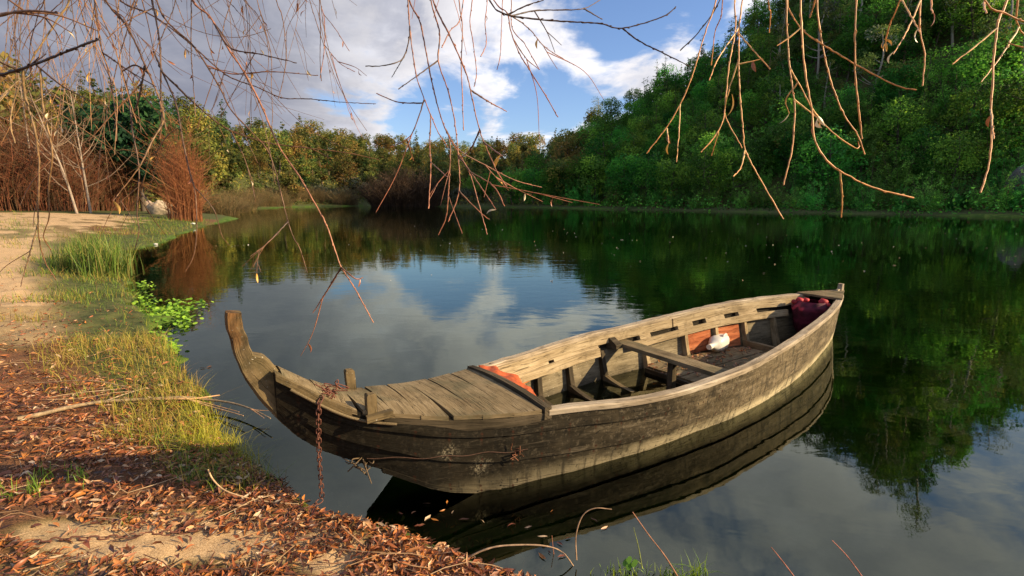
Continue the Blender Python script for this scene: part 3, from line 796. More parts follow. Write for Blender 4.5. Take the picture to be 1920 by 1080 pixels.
for (x, y, z, r_) in ((-.05, .12, .245, .045), (.0, .07, .25, .035), (.05, -.10, .250, .05), (.02, -.15, .225, .04), (-.09, .16, .225, .035)):
    th, ph = np.meshgrid(np.linspace(0, 2 * math.pi, 13), np.linspace(0, math.pi, 8), indexing='ij')
    rr_ = r_ * (1 + .22 * vnoise(th * 2, ph * 2, 3))
    b.grid(np.stack([x + rr_ * np.sin(ph) * np.cos(th), y + rr_ * np.sin(ph) * np.sin(th), z + rr_ * np.cos(ph) * .8], -1), c=(.55, .05, .055))
o = b.build('gathered_top', M['cloth'], bag); o['label'] = 'bright red gathered top of the sack'

# mooring chain: up over the bow, down to the bank and away under the leaves
def chain_links(P, pitch):
    P = smooth_path(P, .004); L = np.concatenate([[0], np.cumsum(np.linalg.norm(np.diff(P, axis=0), axis=1))])
    n = int(L[-1] / pitch); s = (np.arange(n) + .5) * pitch
    C = np.stack([np.interp(s, L, P[:, k]) for k in range(3)], 1); T = np.stack([np.interp(s + .004, L, P[:, k]) - np.interp(s - .004, L, P[:, k]) for k in range(3)], 1)
    return C, T / (np.linalg.norm(T, axis=1)[:, None] + 1e-9)
lb = MB(); th = np.linspace(0, 2 * math.pi, 17)[:-1]; lx, ly, lw = .021, .0115, .0034
cx = np.where(np.cos(th) > 0, 1, -1) * (lx - ly) * (np.abs(np.cos(th)) > .02) + ly * np.cos(th)
loop = np.stack([cx, ly * np.sin(th), 0 * th], 1)
ringv = []
for k in range(16):
    nrm = np.array([math.cos(th[k]), math.sin(th[k]), 0])
    ringv.append([loop[k] + lw * (math.cos(a_) * nrm + math.sin(a_) * np.array([0, 0, 1])) for a_ in np.linspace(0, 2 * math.pi, 7)])
ringv = np.array(ringv + [ringv[0]]); 
lb.grid(ringv, c=(.155, .062, .040))
g0 = boat_pt(.20, .165, .735); gr_pt = np.array([-1.085, 2.60, .055])
hang = [boat_pt(.30, .02, .66), boat_pt(.24, .08, .70), boat_pt(.205, .135, .725), g0, g0 + np.array([-.012, -.022, -.05]), g0 * .5 + gr_pt * .5 + np.array([-.012, -.012, 0.0]), gr_pt]
gpx = [(560, 962), (470, 975), (400, 990), (300, 1000), (215, 1008), (120, 1012), (20, 1022), (-60, 1030)]
gnd = []
for px_, py_ in gpx:
    q = at_z(px_, py_, .15)
    for _ in range(3): q = at_z(px_, py_, float(terrain(q[0], q[1])) + .006)
    gnd.append(q)
chain = empty('mooring_chain', tuple(gr_pt), 0, 'rusty iron chain hanging from the bow and trailing across the leafy sand', 'chain')
proto_link = None
C1, T1 = chain_links(hang, .0335); C2, T2 = chain_links([gr_pt] + gnd, .0365)
for k, (c_, t_) in enumerate(list(zip(C1, T1)) + list(zip(C2, T2))):
    if k >= 99: break
    if proto_link is None: o = lb.build('link', M['rust'], chain); proto_link = o
    else: o = proto_link.copy(); link(o, chain)
    q = Vector(t_).to_track_quat('X', 'Z'); e = q.to_matrix().to_4x4()
    from mathutils import Matrix
    o.matrix_local = Matrix.Translation(Vector(c_) - Vector(gr_pt)) @ e @ Matrix.Rotation(R(90 * (k % 2) + 20 + random.uniform(-14, 14)), 4, 'X')
# tangle of wire and chain on the deck
b = MB()
for k in range(16):
    c0 = boat_pt(.27 + rng.normal(0, .03), .05 + rng.normal(0, .03), .70 + rng.uniform(-.01, .04))
    P = smooth_path([c0 - gr_pt + rng.normal(0, .028, 3) * [1, 1, .8] for _ in range(5)], .006); b.tube(P, .003, 4, c=(.17, .065, .04))
o = b.build('wire_tangle', M['rust'], chain)

# two thin rusty wires running along the outside of the hull
b = MB(); P = []
for u in np.linspace(.42, 1.32, 30):
    z = .325 - .11 * (u - .42) + .006 * math.sin(u * 25); P.append(boat_pt(u, float(v_out(u, z)) + .012, z))
b.tube(P, .003, 5, c=(.07, .035, .02)); 
for k in range(10):
    c0 = boat_pt(1.27 + rng.normal(0, .035), float(v_out(1.27, .235)) + .014, .235 + rng.normal(0, .012)); b.tube(smooth_path([c0, c0 + rng.normal(0, .02, 3), c0 + rng.normal(0, .02, 3)], .006), .003, 4, c=(.17, .065, .03))
for k in range(12):
    c0 = boat_pt(.42 + rng.normal(0, .02), .10 + rng.normal(0, .01), .29 + rng.normal(0, .02)); b.tube(smooth_path([c0, c0 + rng.normal(0, .05, 3), c0 + rng.normal(0, .05, 3) - [0, 0, .03]], .008), .004, 4, c=(.13, .09, .05))
o = b.build('old_wire', M['rust']); tag(o, 'old rusty wire stuck along the dark outside of the bow', 'wire')


# ------------------------------------------------------------------ plants: generators
def tree_leaf_cloud(b, centres, radii, n, size, cols, flat=.8, m=0, up=.35, aspect=.6):
    """n leaf-sized quads spread through leaf clumps; each clump keeps its own tint"""
    k = len(centres); w8 = radii ** 2; w8 = w8 / w8.sum()
    ci = rng.choice(k, n, p=w8)
    d = rng.normal(0, 1, (n, 3)); d /= np.linalg.norm(d, axis=1)[:, None]
    rr_ = rng.uniform(.25, 1.0, n) ** .45
    P = centres[ci] + d * (radii[ci] * rr_)[:, None] * np.array([1, 1, flat])
    nr = d * .6 + rng.normal(0, .7, (n, 3)) + [0, 0, up]; nr /= np.linalg.norm(nr, axis=1)[:, None]
    t1 = np.cross(nr, rng.normal(0, 1, (n, 3))); t1 /= np.linalg.norm(t1, axis=1)[:, None] + 1e-9; t2 = np.cross(nr, t1)
    sz = size * rng.uniform(.6, 1.35, n)
    a = t1 * sz[:, None]; c = t2 * (sz * aspect)[:, None]
    V = np.stack([P - a, P - a * .1 - c, P + a, P - a * .1 + c], 1).reshape(-1, 3)
    ct = cols[rng.integers(0, len(cols), k)]
    C = ct[ci] * rng.uniform(.75, 1.25, (n, 1)); C = np.repeat(C, 4, 0)
    b.add(V, np.arange(4 * n).reshape(-1, 4), C, None, m, False)

def limb_tree(b, height, trunk_r, spread, nl, col, m=0, lean=(0, 0)):
    """tapered trunk with limbs; returns limb end points"""
    top = np.array([lean[0], lean[1], height * .82])
    T = smooth_path([np.zeros(3), top * .35 + rng.normal(0, .03 * height, 3) * [1, 1, 0], top * .7 + rng.normal(0, .03 * height, 3) * [1, 1, 0], top], height * .06)
    b.tube(T, np.linspace(trunk_r, trunk_r * .25, len(T)), 6, c=col, m=m)
    ends = [top]
    for k in range(nl):
        f = rng.uniform(.28, .9); p0 = T[int(f * (len(T) - 1))]; az_ = rng.uniform(0, 6.283); L = spread * (1.15 - .6 * f) * rng.uniform(.7, 1.15)
        p2 = p0 + np.array([math.cos(az_) * L, math.sin(az_) * L, L * rng.uniform(.25, .8)]); p1 = (p0 + p2) / 2 + np.array([0, 0, -.08 * L])
        P = smooth_path([p0, p1, p2], L / 5); b.tube(P, np.linspace(trunk_r * (1 - f) * .6 + .02, .015, len(P)), 4, c=col, m=m, cap=False); ends.append(p2)
    return np.array(ends)

def leafy(kind, height, cols, nq, size, seed):
    """returns an MB holding trunk (slot 1) and crown (slot 0)"""
    b = MB(); cols = np.array(cols)
    if kind == 'pine':
        b.tube([(0, 0, 0), (rng.normal(0, .1), rng.normal(0, .1), height * .97)], [height * .018, .02], 5, c=(.16, .10, .06), m=1)
        C, Rr = [], []
        for z in np.linspace(.22, 1.0, 12):
            rad = height * .20 * (1.04 - z) ** .75
            for k in range(max(1, int(6 * (1.1 - z) + 1))):
                a_ = rng.uniform(0, 6.283); q = rad * rng.uniform(.35, 1.0)
                C.append((q * math.cos(a_), q * math.sin(a_), height * z + rng.normal(0, height * .015))); Rr.append(height * .075 * (1.25 - z) * rng.uniform(.6, 1.2) + .12)
        tree_leaf_cloud(b, np.array(C), np.array(Rr), nq, size, cols, .65, 0, .5, .45)
    elif kind == 'euc':
        ends = limb_tree(b, height, height * .016, height * .20, 9, (.42, .36, .28), 1, (rng.normal(0, .5), rng.normal(0, .5)))
        C = np.concatenate([ends, ends[rng.integers(0, len(ends), 8)] + rng.normal(0, height * .06, (8, 3))]); C[:, 2] = np.maximum(C[:, 2], height * .45)
        tree_leaf_cloud(b, C, height * rng.uniform(.05, .115, len(C)), nq, size, cols, .8, 0, .0, .4)
    elif kind == 'oak':
        ends = limb_tree(b, height, height * .02, height * .34, 11, (.10, .075, .05), 1)
        n = 22; d = rng.normal(0, 1, (n, 3)); d /= np.linalg.norm(d, axis=1)[:, None]
        C = np.array([0, 0, height * .55]) + d * np.array([.30, .30, .36]) * height * rng.uniform(.45, 1.05, (n, 1)); C = np.concatenate([C, ends])
        C[:, 2] = np.maximum(C[:, 2], height * .16)
        tree_leaf_cloud(b, C, height * rng.uniform(.09, .19, len(C)), nq, size, cols, .8)
    elif kind == 'plume':                              # many upright feathery stems
        C, Rr = [], []
        for k in range(11):
            a_ = rng.uniform(0, 6.283); r_ = height * rng.uniform(.0, .30); x, y = r_ * math.cos(a_), r_ * math.sin(a_); hh = height * rng.uniform(.62, 1.02) * (1 - .4 * (r_ / height / .3) ** 2)
            tip = np.array([x * 1.5, y * 1.5, hh]); P = smooth_path([(x * .4, y * .4, 0), (x, y, hh * .55), tip], hh / 6)
            b.tube(P, np.linspace(.05, .012, len(P)), 4, c=(.12, .085, .05), m=1, cap=False)
            for z in np.linspace(.12, 1, 7):
                q = P[int(z * (len(P) - 1))]; C.append(q + rng.normal(0, .05 * height, 3) * [1, 1, .3]); Rr.append(height * .10 * (1.15 - z * .65) * rng.uniform(.7, 1.2))
        tree_leaf_cloud(b, np.array(C), np.array(Rr), nq, size, cols, 1.25, 0, .1, .38)
    elif kind == 'bush':
        n = 16; d = rng.normal(0, 1, (n, 3)); d /= np.linalg.norm(d, axis=1)[:, None]; d[:, 2] = np.abs(d[:, 2])
        C = np.array([0, 0, height * .3]) + d * np.array([.5, .5, .5]) * height * rng.uniform(.4, 1.0, (n, 1))
        for c_ in C[:7]: b.tube([(0, 0, 0), c_], [.05, .012], 4, c=(.10, .07, .045), m=1, cap=False)
        tree_leaf_cloud(b, C, height * rng.uniform(.16, .30, n), nq, size, cols, .85)
    return b

def bare_tree(height, trunk_r, col, levels=4, kids=4, up=.5, stems=1, spread=.8, seed=0, twig_r=.006):
    """leafless tree: recursive forking; returns an MB"""
    b = MB()
    def grow(p, d, L, r_, lv):
        mid = p + d * L * .5 + rng.normal(0, .05 * L, 3); end = p + d * L + rng.normal(0, .08 * L, 3) + np.array([0, 0, .06 * L])
        P = smooth_path([p, mid, end], L / 3.5); r2 = max(r_ * .55, twig_r)
        b.tube(P, np.linspace(r_, r2, len(P)), 5 if lv > 2 else 3, c=np.array(col) * rng.uniform(.75, 1.25), cap=False)
        if lv <= 0: return
        for k in range(kids + (lv < 2)):
            f = rng.uniform(.35, 1.0); q = P[int(f * (len(P) - 1))]
            nd = d * rng.uniform(.4, 1.) + rng.normal(0, spread * .55, 3) + np.array([0, 0, up * .5]); nd /= np.linalg.norm(nd)
            grow(q, nd, L * rng.uniform(.45, .75), max(r_ * .5, twig_r), lv - 1)
    for s in range(stems):
        d = np.array([rng.normal(0, .22 if stems > 1 else .05), rng.normal(0, .22 if stems > 1 else .05), 1.]); d /= np.linalg.norm(d)
        grow(np.array([rng.normal(0, .12 * stems ** .5), rng.normal(0, .12 * stems ** .5), -.1]), d, height * .48, trunk_r, levels)
    return b

def thicket(height, width, n, cols, r_=.008, lean=.35):
    """a dense shrub of upright whips"""
    b = MB(); cols = np.array(cols)
    for k in range(n):
        a_ = rng.uniform(0, 6.283); q = width * .5 * rng.uniform(0, 1) ** .6; x, y = q * math.cos(a_), q * math.sin(a_)
        hh = height * rng.uniform(.5, 1.02) * (1 - .45 * (q / (width * .5)) ** 2); kx, ky = x * lean + rng.normal(0, .10 * hh), y * lean + rng.normal(0, .10 * hh)
        P = smooth_path([(x * .92, y * .92, -.1), (x * .95 + kx * .3, y * .8 + ky * .3, hh * .5), (x + kx, y + ky, hh)], hh / 4)
        c = cols[rng.integers(0, len(cols))] * rng.uniform(.7, 1.3)
        b.tube(P, np.linspace(r_ * 1.6, r_ * .6, len(P)), 3, c=c, cap=False)
        for j in range(3):
            p0 = P[rng.integers(1, len(P))]; e = p0 + np.array([rng.normal(0, .12 * height), rng.normal(0, .12 * height), rng.uniform(.05, .2) * height])
            b.tube([p0, (p0 + e) / 2 + rng.normal(0, .02 * height, 3), e], [r_, r_ * .8, r_ * .5], 3, c=c * rng.uniform(.8, 1.2), cap=False)
    return b

def polar(az, r): return r * math.sin(R(az)), r * math.cos(R(az))
def px_az(x, y=385):
    v = ray(x, y); return math.degrees(math.atan2(v[0], v[1]))
def on_ground(x, y): return (x, y, float(terrain(x, y)) - .08)

# ------------------------------------------------------------------ the far woods
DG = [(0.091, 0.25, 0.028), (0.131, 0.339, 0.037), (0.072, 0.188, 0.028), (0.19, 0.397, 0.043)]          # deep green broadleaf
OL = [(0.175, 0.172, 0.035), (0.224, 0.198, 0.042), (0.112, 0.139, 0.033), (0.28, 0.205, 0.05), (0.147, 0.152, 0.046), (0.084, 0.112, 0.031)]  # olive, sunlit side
PN = [(0.098, 0.155, 0.041), (0.146, 0.203, 0.048), (0.072, 0.124, 0.036), (0.195, 0.23, 0.051)]
BR = [(0.2, 0.24, 0.045), (0.16, 0.21, 0.045), (0.24, 0.25, 0.055)]                                        # fresh yellow green
GY = [(0.18, 0.207, 0.135), (0.153, 0.18, 0.108), (0.216, 0.225, 0.144)]                                    # grey green
FE = [(0.109, 0.286, 0.043), (0.15, 0.356, 0.053), (0.085, 0.219, 0.041)]                                # feathery bank bushes

def protos(name, kind, hs, cols, nq, size):
    out = []
    for h_ in hs:
        o = leafy(kind, h_, cols, nq, size, 0).build(name, [M['leaf'], M['bark']]); COL.objects.unlink(o); out.append((o, h_))
    return out
P_pine_l = protos('pine_tree', 'pine', (9, 11, 8), OL[2:] + PN, 1500, .23)
P_pine_r = protos('pine_tree', 'pine', (10, 12, 9), [(.045, .095, .028), (.06, .115, .03)] + DG, 1900, .17)
P_oak_l = protos('broadleaf_tree', 'oak', (7, 9, 6), OL, 1700, .22)
P_oak_r = protos('broadleaf_tree', 'oak', (8, 10, 7, 9), DG + FE[2:], 2600, .165)
P_oak_b = protos('broadleaf_tree', 'oak', (7, 8), BR + FE, 2400, .16)
P_euc = protos('eucalyptus_tree', 'euc', (13, 15, 12), PN + GY[:1], 1500, .17)
P_fea = protos('feathery_bush', 'plume', (6.5, 7.5, 5.5, 6), [tuple(1.6 * q for q in c_) for c_ in FE] + FE[:1], 4600, .115)
P_feb = protos('feathery_bush', 'plume', (5.5, 6.5), BR[:2] + FE, 4200, .115)
P_gry = protos('grey_bush', 'bush', (3.5, 4.5), GY, 1500, .16)
used = {}
def plant(pl, x, y, label, cat, group=None, sc=None, sink=.15):
    o, h_ = pl[rng.integers(0, len(pl))]
    c = o.copy(); link(c); c.location = (x, y, float(terrain(x, y)) - sink); c.rotation_euler = (rng.normal(0, .04), rng.normal(0, .04), rng.uniform(0, 6.283))
    k = rng.uniform(.78, 1.2) if sc is None else sc; c.scale = (k * rng.uniform(.9, 1.1), k * rng.uniform(.9, 1.1), k)
    return tag(c, label, cat, group)
def scatter(az0, az1, f0, f1, n, gap):
    """points on a hillside; f runs from the hill's foot (0) to its ridge (1)"""
    pts = []
    tries = 0
    while len(pts) < n and tries < n * 40:
        tries += 1
        az = rng.uniform(az0, az1); f = rng.uniform(f0, f1); r0 = np.interp(az, AZ, R0); rr = np.interp(az, AZ, RR); r = r0 + (rr - r0) * f
        if rng.uniform() > r / 240 + .25: continue
        x, y = polar(az, r)
        if float(shore_dist(x, y)) < 2.5: continue
        if all((x - a) ** 2 + (y - c) ** 2 > gap * gap for a, c in pts): pts.append((x, y))
    return pts
for x, y in scatter(-52, 9, .0, 1.0, 115, 5.5):
    az = math.degrees(math.atan2(x, y))
    plant(P_pine_l, x, y, 'olive green pine in the sunlit wood across the left hillside', 'tree', 'pines of the left hillside wood', rng.uniform(.6, 1.3))
for x, y in scatter(-52, 9, .0, 1.0, 190, 4.6):
    plant(P_oak_l, x, y, 'rounded olive broadleaf tree in the sunlit wood across the left hillside', 'tree', 'broadleaf trees of the left hillside wood', rng.uniform(.6, 1.4))
for x, y in scatter(8, 52, .0, 1.0, 165, 3.8):
    plant(P_oak_r, x, y, 'dark green broadleaf tree in the shaded wood on the steep right hillside', 'tree', 'broadleaf trees of the right hillside wood')
for x, y in scatter(14, 52, .35, 1.02, 100, 4.2):
    plant(P_pine_r, x, y, 'dark conical pine on the upper part of the steep right hillside', 'tree', 'pines of the right hillside wood')
for x, y in scatter(26, 50, .25, .95, 45, 5.0):
    plant(P_euc, x, y, 'tall pale trunked tree standing high in the shaded right hillside wood', 'tree', 'pale trunked trees of the right hillside')
for px_, f in ((1120, .98), (700, 1.0), (795, 1.02), (870, 1.0), (900, 1.0), (960, .98), (1065, .9)):
    az = px_az(px_, 240); r0 = np.interp(az, AZ, R0); rr = np.interp(az, AZ, RR); x, y = polar(az, r0 + (rr - r0) * f)
    plant(P_euc, x, y, 'dark loose crowned tree rising above the far ridge line', 'tree', 'loose crowned trees on the ridge', .8)
# bushes along the far right bank, three loose rows
def bank_row(x0, x1, n, off0, off1, pl, label, grp, s0, s1):
    for k in range(n):
        px_ = x0 + (x1 - x0) * (k + rng.uniform(.1, .9)) / n; az = px_az(px_, 400)
        for rr in np.arange(30, 140, .5):
            x, y = polar(az, rr)
            if float(shore_dist(x, y)) > 0: break
        rr += rng.uniform(off0, off1) * 1.0; x, y = polar(az, rr)
        plant(pl, x, y, label, 'bush', grp, rng.uniform(s0, s1))
bank_row(985, 2050, 46, 3.5, 7, P_fea, 'feathery deep green bush at the foot of the right hill by the water', 'feathery bushes along the right bank', .5, .85)
bank_row(960, 2050, 44, 8, 15, P_fea, 'feathery deep green bush at the foot of the right hill by the water', 'feathery bushes along the right bank', .75, 1.1)
bank_row(1000, 2050, 34, 15, 25, P_fea, 'feathery deep green bush at the foot of the right hill by the water', 'feathery bushes along the right bank', .9, 1.25)
for px_, off in ((1300, 9), (1330, 13), (1560, 16), (1880, 22), (1910, 20), (1200, 12), (1440, 17)):
    az = px_az(px_, 400)
    for rr in np.arange(30, 140, .5):
        x, y = polar(az, rr)
        if float(shore_dist(x, y)) > 0: break
    x, y = polar(az, rr + off); plant(P_feb, x, y, 'brighter yellow green bush among the dark bushes of the right bank', 'bush', 'yellow green bushes of the right bank', rng.uniform(.9, 1.2))
for az, f in ((42, .30), (43.5, .32), (36, .25), (33, .2), (28, .12), (22, .2)):
    r0 = np.interp(az, AZ, R0); rr = np.interp(az, AZ, RR); x, y = polar(az, r0 + (rr - r0) * f)
    plant(P_oak_b, x, y, 'fresh yellow green broadleaf tree low on the shaded right hillside', 'tree', 'yellow green trees of the right hillside', rng.uniform(.9, 1.2))
# rounded trees at the right of the river bend
for px_, off, s in ((1000, 5, 1.0), (1040, 7, 1.25), (1085, 9, 1.2), (960, 6, .95), (920, 8, .9), (1130, 12, 1.35), (1180, 14, 1.3), (1010, 14, 1.3), (890, 10, .8)):
    az = px_az(px_, 390)
    for rr in np.arange(40, 140, .5):
        x, y = polar(az, rr)
        if float(shore_dist(x, y)) > 0: break
    x, y = polar(az, rr + off); plant(P_oak_r, x, y, 'rounded dark green tree beside the water at the river bend', 'tree', 'rounded trees at the river bend', s)
# undergrowth carpeting the slopes
n = 95000; az = rng.uniform(-58, 56, n); f = rng.uniform(-.20, 1.0, n); r0 = np.interp(az, AZ, R0); rr = np.interp(az, AZ, RR); r = r0 + (rr - r0) * f
x = r * np.sin(np.radians(az)); y = r * np.cos(np.radians(az)); ok = shore_dist(x, y) > .5 + 1.5 * (az < 8); ok &= ~((az < 8) & (r < 62)); x, y, az, f, r = x[ok], y[ok], az[ok], f[ok], r[ok]; n = len(x)
cl = fbm(x * .12, y * .12, 77, 3)
z = terrain(x, y) + rng.uniform(0, 1, n) ** 1.5 * (1.0 + 1.6 * np.clip(cl + .3, 0, 1.2))
dirn = rng.normal(0, 1, (n, 3)) + [0, 0, .5]; dirn /= np.linalg.norm(dirn, axis=1)[:, None]; t1 = np.cross(dirn, rng.normal(0, 1, (n, 3))); t1 /= np.linalg.norm(t1, axis=1)[:, None]; t2 = np.cross(dirn, t1)
sz = (.05 + r * .0016) * rng.uniform(.6, 1.4, n); P = np.stack([x, y, z], 1); a = t1 * sz[:, None]; c = t2 * (sz * .6)[:, None]
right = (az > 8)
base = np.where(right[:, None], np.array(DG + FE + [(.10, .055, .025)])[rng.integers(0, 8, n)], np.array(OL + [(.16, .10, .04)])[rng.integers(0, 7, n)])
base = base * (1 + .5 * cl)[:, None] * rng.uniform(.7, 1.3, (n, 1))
b = MB(); b.add(np.stack([P - a, P - c, P + a, P + c], 1).reshape(-1, 3), np.arange(4 * n).reshape(-1, 4), np.repeat(base, 4, 0), None, 0, False)
tag(b.build('undergrowth', M['leaf']), kind='stuff')


# ------------------------------------------------------------------ the near left bank
def ground_px(x, y, dz=0.0):
    q = at_z(x, y, .2)
    lo, hi = .3, 200.0; r = ray(x, y)
    ts = np.concatenate([np.linspace(.8, 8, 240), np.linspace(8.1, 110, 500)]); Q = np.array([0, 0, H]) + r * ts[:, None]
    below = Q[:, 2] < terrain(Q[:, 0], Q[:, 1]); k = int(np.argmax(below)) if below.any() else len(ts) - 1
    q = Q[k]; return np.array([q[0], q[1], float(terrain(q[0], q[1])) + dz])

# bare pale-trunked trees behind the sand
bare = []
for px_, r_, hh, lean, lab in ((168, 47, 10.5, (-.03, 0), 'bare pale trunked tree at the right of the red thicket behind the sand'),
                               (143, 45, 9.0, (-.22, 0), 'bare tree leaning left with its foot beside the pale trunked tree'),
                               (72, 50, 12.0, (.0, 0), 'tall thin bare grey tree standing in the red thicket at the far left')):
    az = px_az(px_); x, y = polar(az, r_); t_ = empty('bare_tree', on_ground(x, y), rng.uniform(0, 6), lab, 'tree')
    b = MB(); H_ = hh; tk = smooth_path([(0, 0, -.1), (lean[0] * H_ * .25, 0, H_ * .3), (lean[0] * H_ * .7, .1, H_ * .62), (lean[0] * H_ + .1, 0, H_ * .85)], .4)
    t_.rotation_euler.z = 0
    b.tube(tk, np.linspace(.085, .02, len(tk)), 7, c=(.34, .27, .20)); b.build('trunk', M['bark'], t_)
    b = MB()
    for k in range(17):
        i0 = int(rng.uniform(.22, 1) * (len(tk) - 1)); p0 = tk[i0]; a_ = rng.uniform(0, 6.283); L = H_ * rng.uniform(.16, .34)
        d = np.array([math.cos(a_), math.sin(a_) * .8, rng.uniform(.5, 1.5)]); d /= np.linalg.norm(d)
        P = smooth_path([p0, p0 + d * L * .5 + [0, 0, -.05 * L], p0 + d * L + [0, 0, .12 * L]], L / 6); b.tube(P, np.linspace(.034, .012, len(P)), 4, c=(.30, .22, .15), cap=False)
        for j in range(9):
            q = P[rng.integers(1, len(P))]; e = q + (d + rng.normal(0, .55, 3)) * L * rng.uniform(.25, .5); b.tube([q, (q + e) / 2 + rng.normal(0, .03 * L, 3), e], [.012, .009, .006], 3, c=(.24, .13, .075), cap=False)
    b.build('branches', M['bark'], t_)
# red-brown leafless thickets
RED = [(.20, .065, .030), (.17, .085, .040), (.25, .09, .04), (.13, .08, .035)]
BRN = [(.20, .13, .05), (.15, .11, .045), (.24, .16, .07), (.12, .11, .04)]
th_p = [thicket(6.2, 6.0, 620, RED, .011).build('thicket_shrub', M['bark']) for _ in range(2)]
for o in th_p: COL.objects.unlink(o)
def shrub(pr, px_, r_, sc, label, cat='shrub', group=None, name=None):
    c = pr.copy(); link(c); x, y = polar(px_az(px_), r_); c.location = on_ground(x, y); c.rotation_euler.z = rng.uniform(0, 6.28); c.scale = (sc * rng.uniform(.9, 1.1), sc * rng.uniform(.9, 1.1), sc * rng.uniform(.92, 1.08))
    return tag(c, label, cat, group)
for k, (px_, r_, sc) in enumerate(((-70, 52, 1.1), (-15, 50, 1.1), (35, 54, 1.2), (90, 51, .95), (140, 55, 1.15), (190, 55, 1.0))):
    shrub(th_p[k % 2], px_, r_, sc, 'leafless reddish brown shrub in the thicket behind the sand', 'shrub', 'red brown shrubs behind the sand')
o = thicket(6.8, 2.3, 400, [(.34, .12, .045), (.28, .10, .04), (.38, .16, .06)], .009, .12).build('willow_shrub', M['bark']); x, y = polar(px_az(345), 41.5); o.location = on_ground(x, y)
tag(o, 'tall orange red leafless shrub standing at the tip of the sand spit', 'shrub')
o = leafy('oak', 10.5, [(.022, .060, .022), (.035, .085, .03), (.05, .10, .03), (.016, .045, .018)], 5200, .24, 0).build('evergreen_tree', [M['leaf'], M['bark']]); x, y = polar(px_az(268), 54); o.location = on_ground(x, y)
tag(o, 'dense dark evergreen tree between the red thicket and the orange shrub', 'tree')
br_p = [thicket(5.0, 7.0, 420, BRN, .018, .4).build('brown_shrub', M['bark']) for _ in range(2)]
for o in br_p: COL.objects.unlink(o)
for k in range(16):
    px_ = 395 + 19.0 * k + rng.uniform(-5, 5); az = px_az(px_)
    for rr in np.arange(46, 140, .5):
        x, y = polar(az, rr)
        if float(shore_dist(x, y)) > 0 and rr > 56: break
    rr += rng.uniform(2.0, 9); x, y = polar(az, rr)
    c = br_p[k % 2].copy(); link(c); c.location = on_ground(x, y); s_q = rng.uniform(.45, .95); c.scale = (s_q, s_q, s_q); c.rotation_euler.z = rng.uniform(0, 6)
    tag(c, 'low brown leafless shrub along the far left shore', 'shrub', 'brown shrubs along the far left shore')
b = thicket(8.6, 15.0, 1500, [(.060, .034, .018), (.045, .028, .015), (.075, .042, .02)], .03, .25)
o = b.build('dark_shrub', M['bark']); x, y = polar(px_az(760), 112); o.location = on_ground(x, y)
tag(o, 'big round dark brown shrub at the water in the river bend', 'shrub')
for px_, off, s in ((640, 8, .8), (660, 14, 1.0), (690, 12, .9), (715, 20, 1.0), (600, 12, .9), (560, 10, .8), (855, 6, .9), (880, 8, .8)):
    az = px_az(px_)
    for rr in np.arange(46, 140, .5):
        x, y = polar(az, rr)
        if float(shore_dist(x, y)) > 0 and rr > 56: break
    x, y = polar(az, rr + off); plant(P_gry, x, y, 'pale grey green bush near the dark shrub at the river bend', 'bush', 'grey green bushes at the river bend', s * 1.3)

# rocks
def rock(px_, py_, wpx, hpx, label, c, seed):
    q = ground_px(px_, py_); dpt = q[1] * CP + (H - q[2]) * SP_; rw, rh = wpx / FPX * dpt / 2, hpx / FPX * dpt
    th, ph = np.meshgrid(np.linspace(0, 2 * math.pi, 29), np.linspace(0, math.pi, 17), indexing='ij')
    X = np.sin(ph) * np.cos(th); Y = np.sin(ph) * np.sin(th); Z = np.cos(ph)
    f = 1 + .22 * vnoise(X * 1.6 + seed, Y * 1.6 + Z * 1.3, seed) + .09 * vnoise(X * 4 + seed, Y * 4 + Z * 3.1, seed + 3)
    f[-1] = f[0]
    b = MB(); b.grid(np.stack([X * f * rw, Y * f * rw * .8, (Z * f * .62 + .30) * rh], -1), c=c)
    o = b.build('rock', M['stone']); o.location = q; return tag(o, label, 'rock', None)
rock(303, 402, 44, 26, 'largest pale rounded rock in the heap at the end of the sand', (.50, .40, .27), 3)
rock(326, 404, 32, 20, 'pale rock at the right of the heap beside the orange shrub', (.46, .37, .25), 9)
rock(278, 392, 18, 16, 'small pinkish rock at the left of the heap at the end of the sand', (.40, .30, .22), 14)
rock(33, 390, 30, 17, 'pale angular rock lying on the sand at the far left', (.50, .42, .27), 22)
rock(292, 462, 8, 3, 'small white stone at the water edge below the sand spit', (.50, .48, .42), 27)
rock(362, 421, 8, 3, 'tiny white stone at the grassy tip of the spit', (.55, .54, .48), 31)
rock(480, 408, 22, 6, 'flat pale stone standing out of the water beyond the spit', (.32, .29, .24), 35)
o = rock(1924, 384, 66, 76, 'grey block of stone among the bushes at the right edge', (.16, .15, .12), 41)

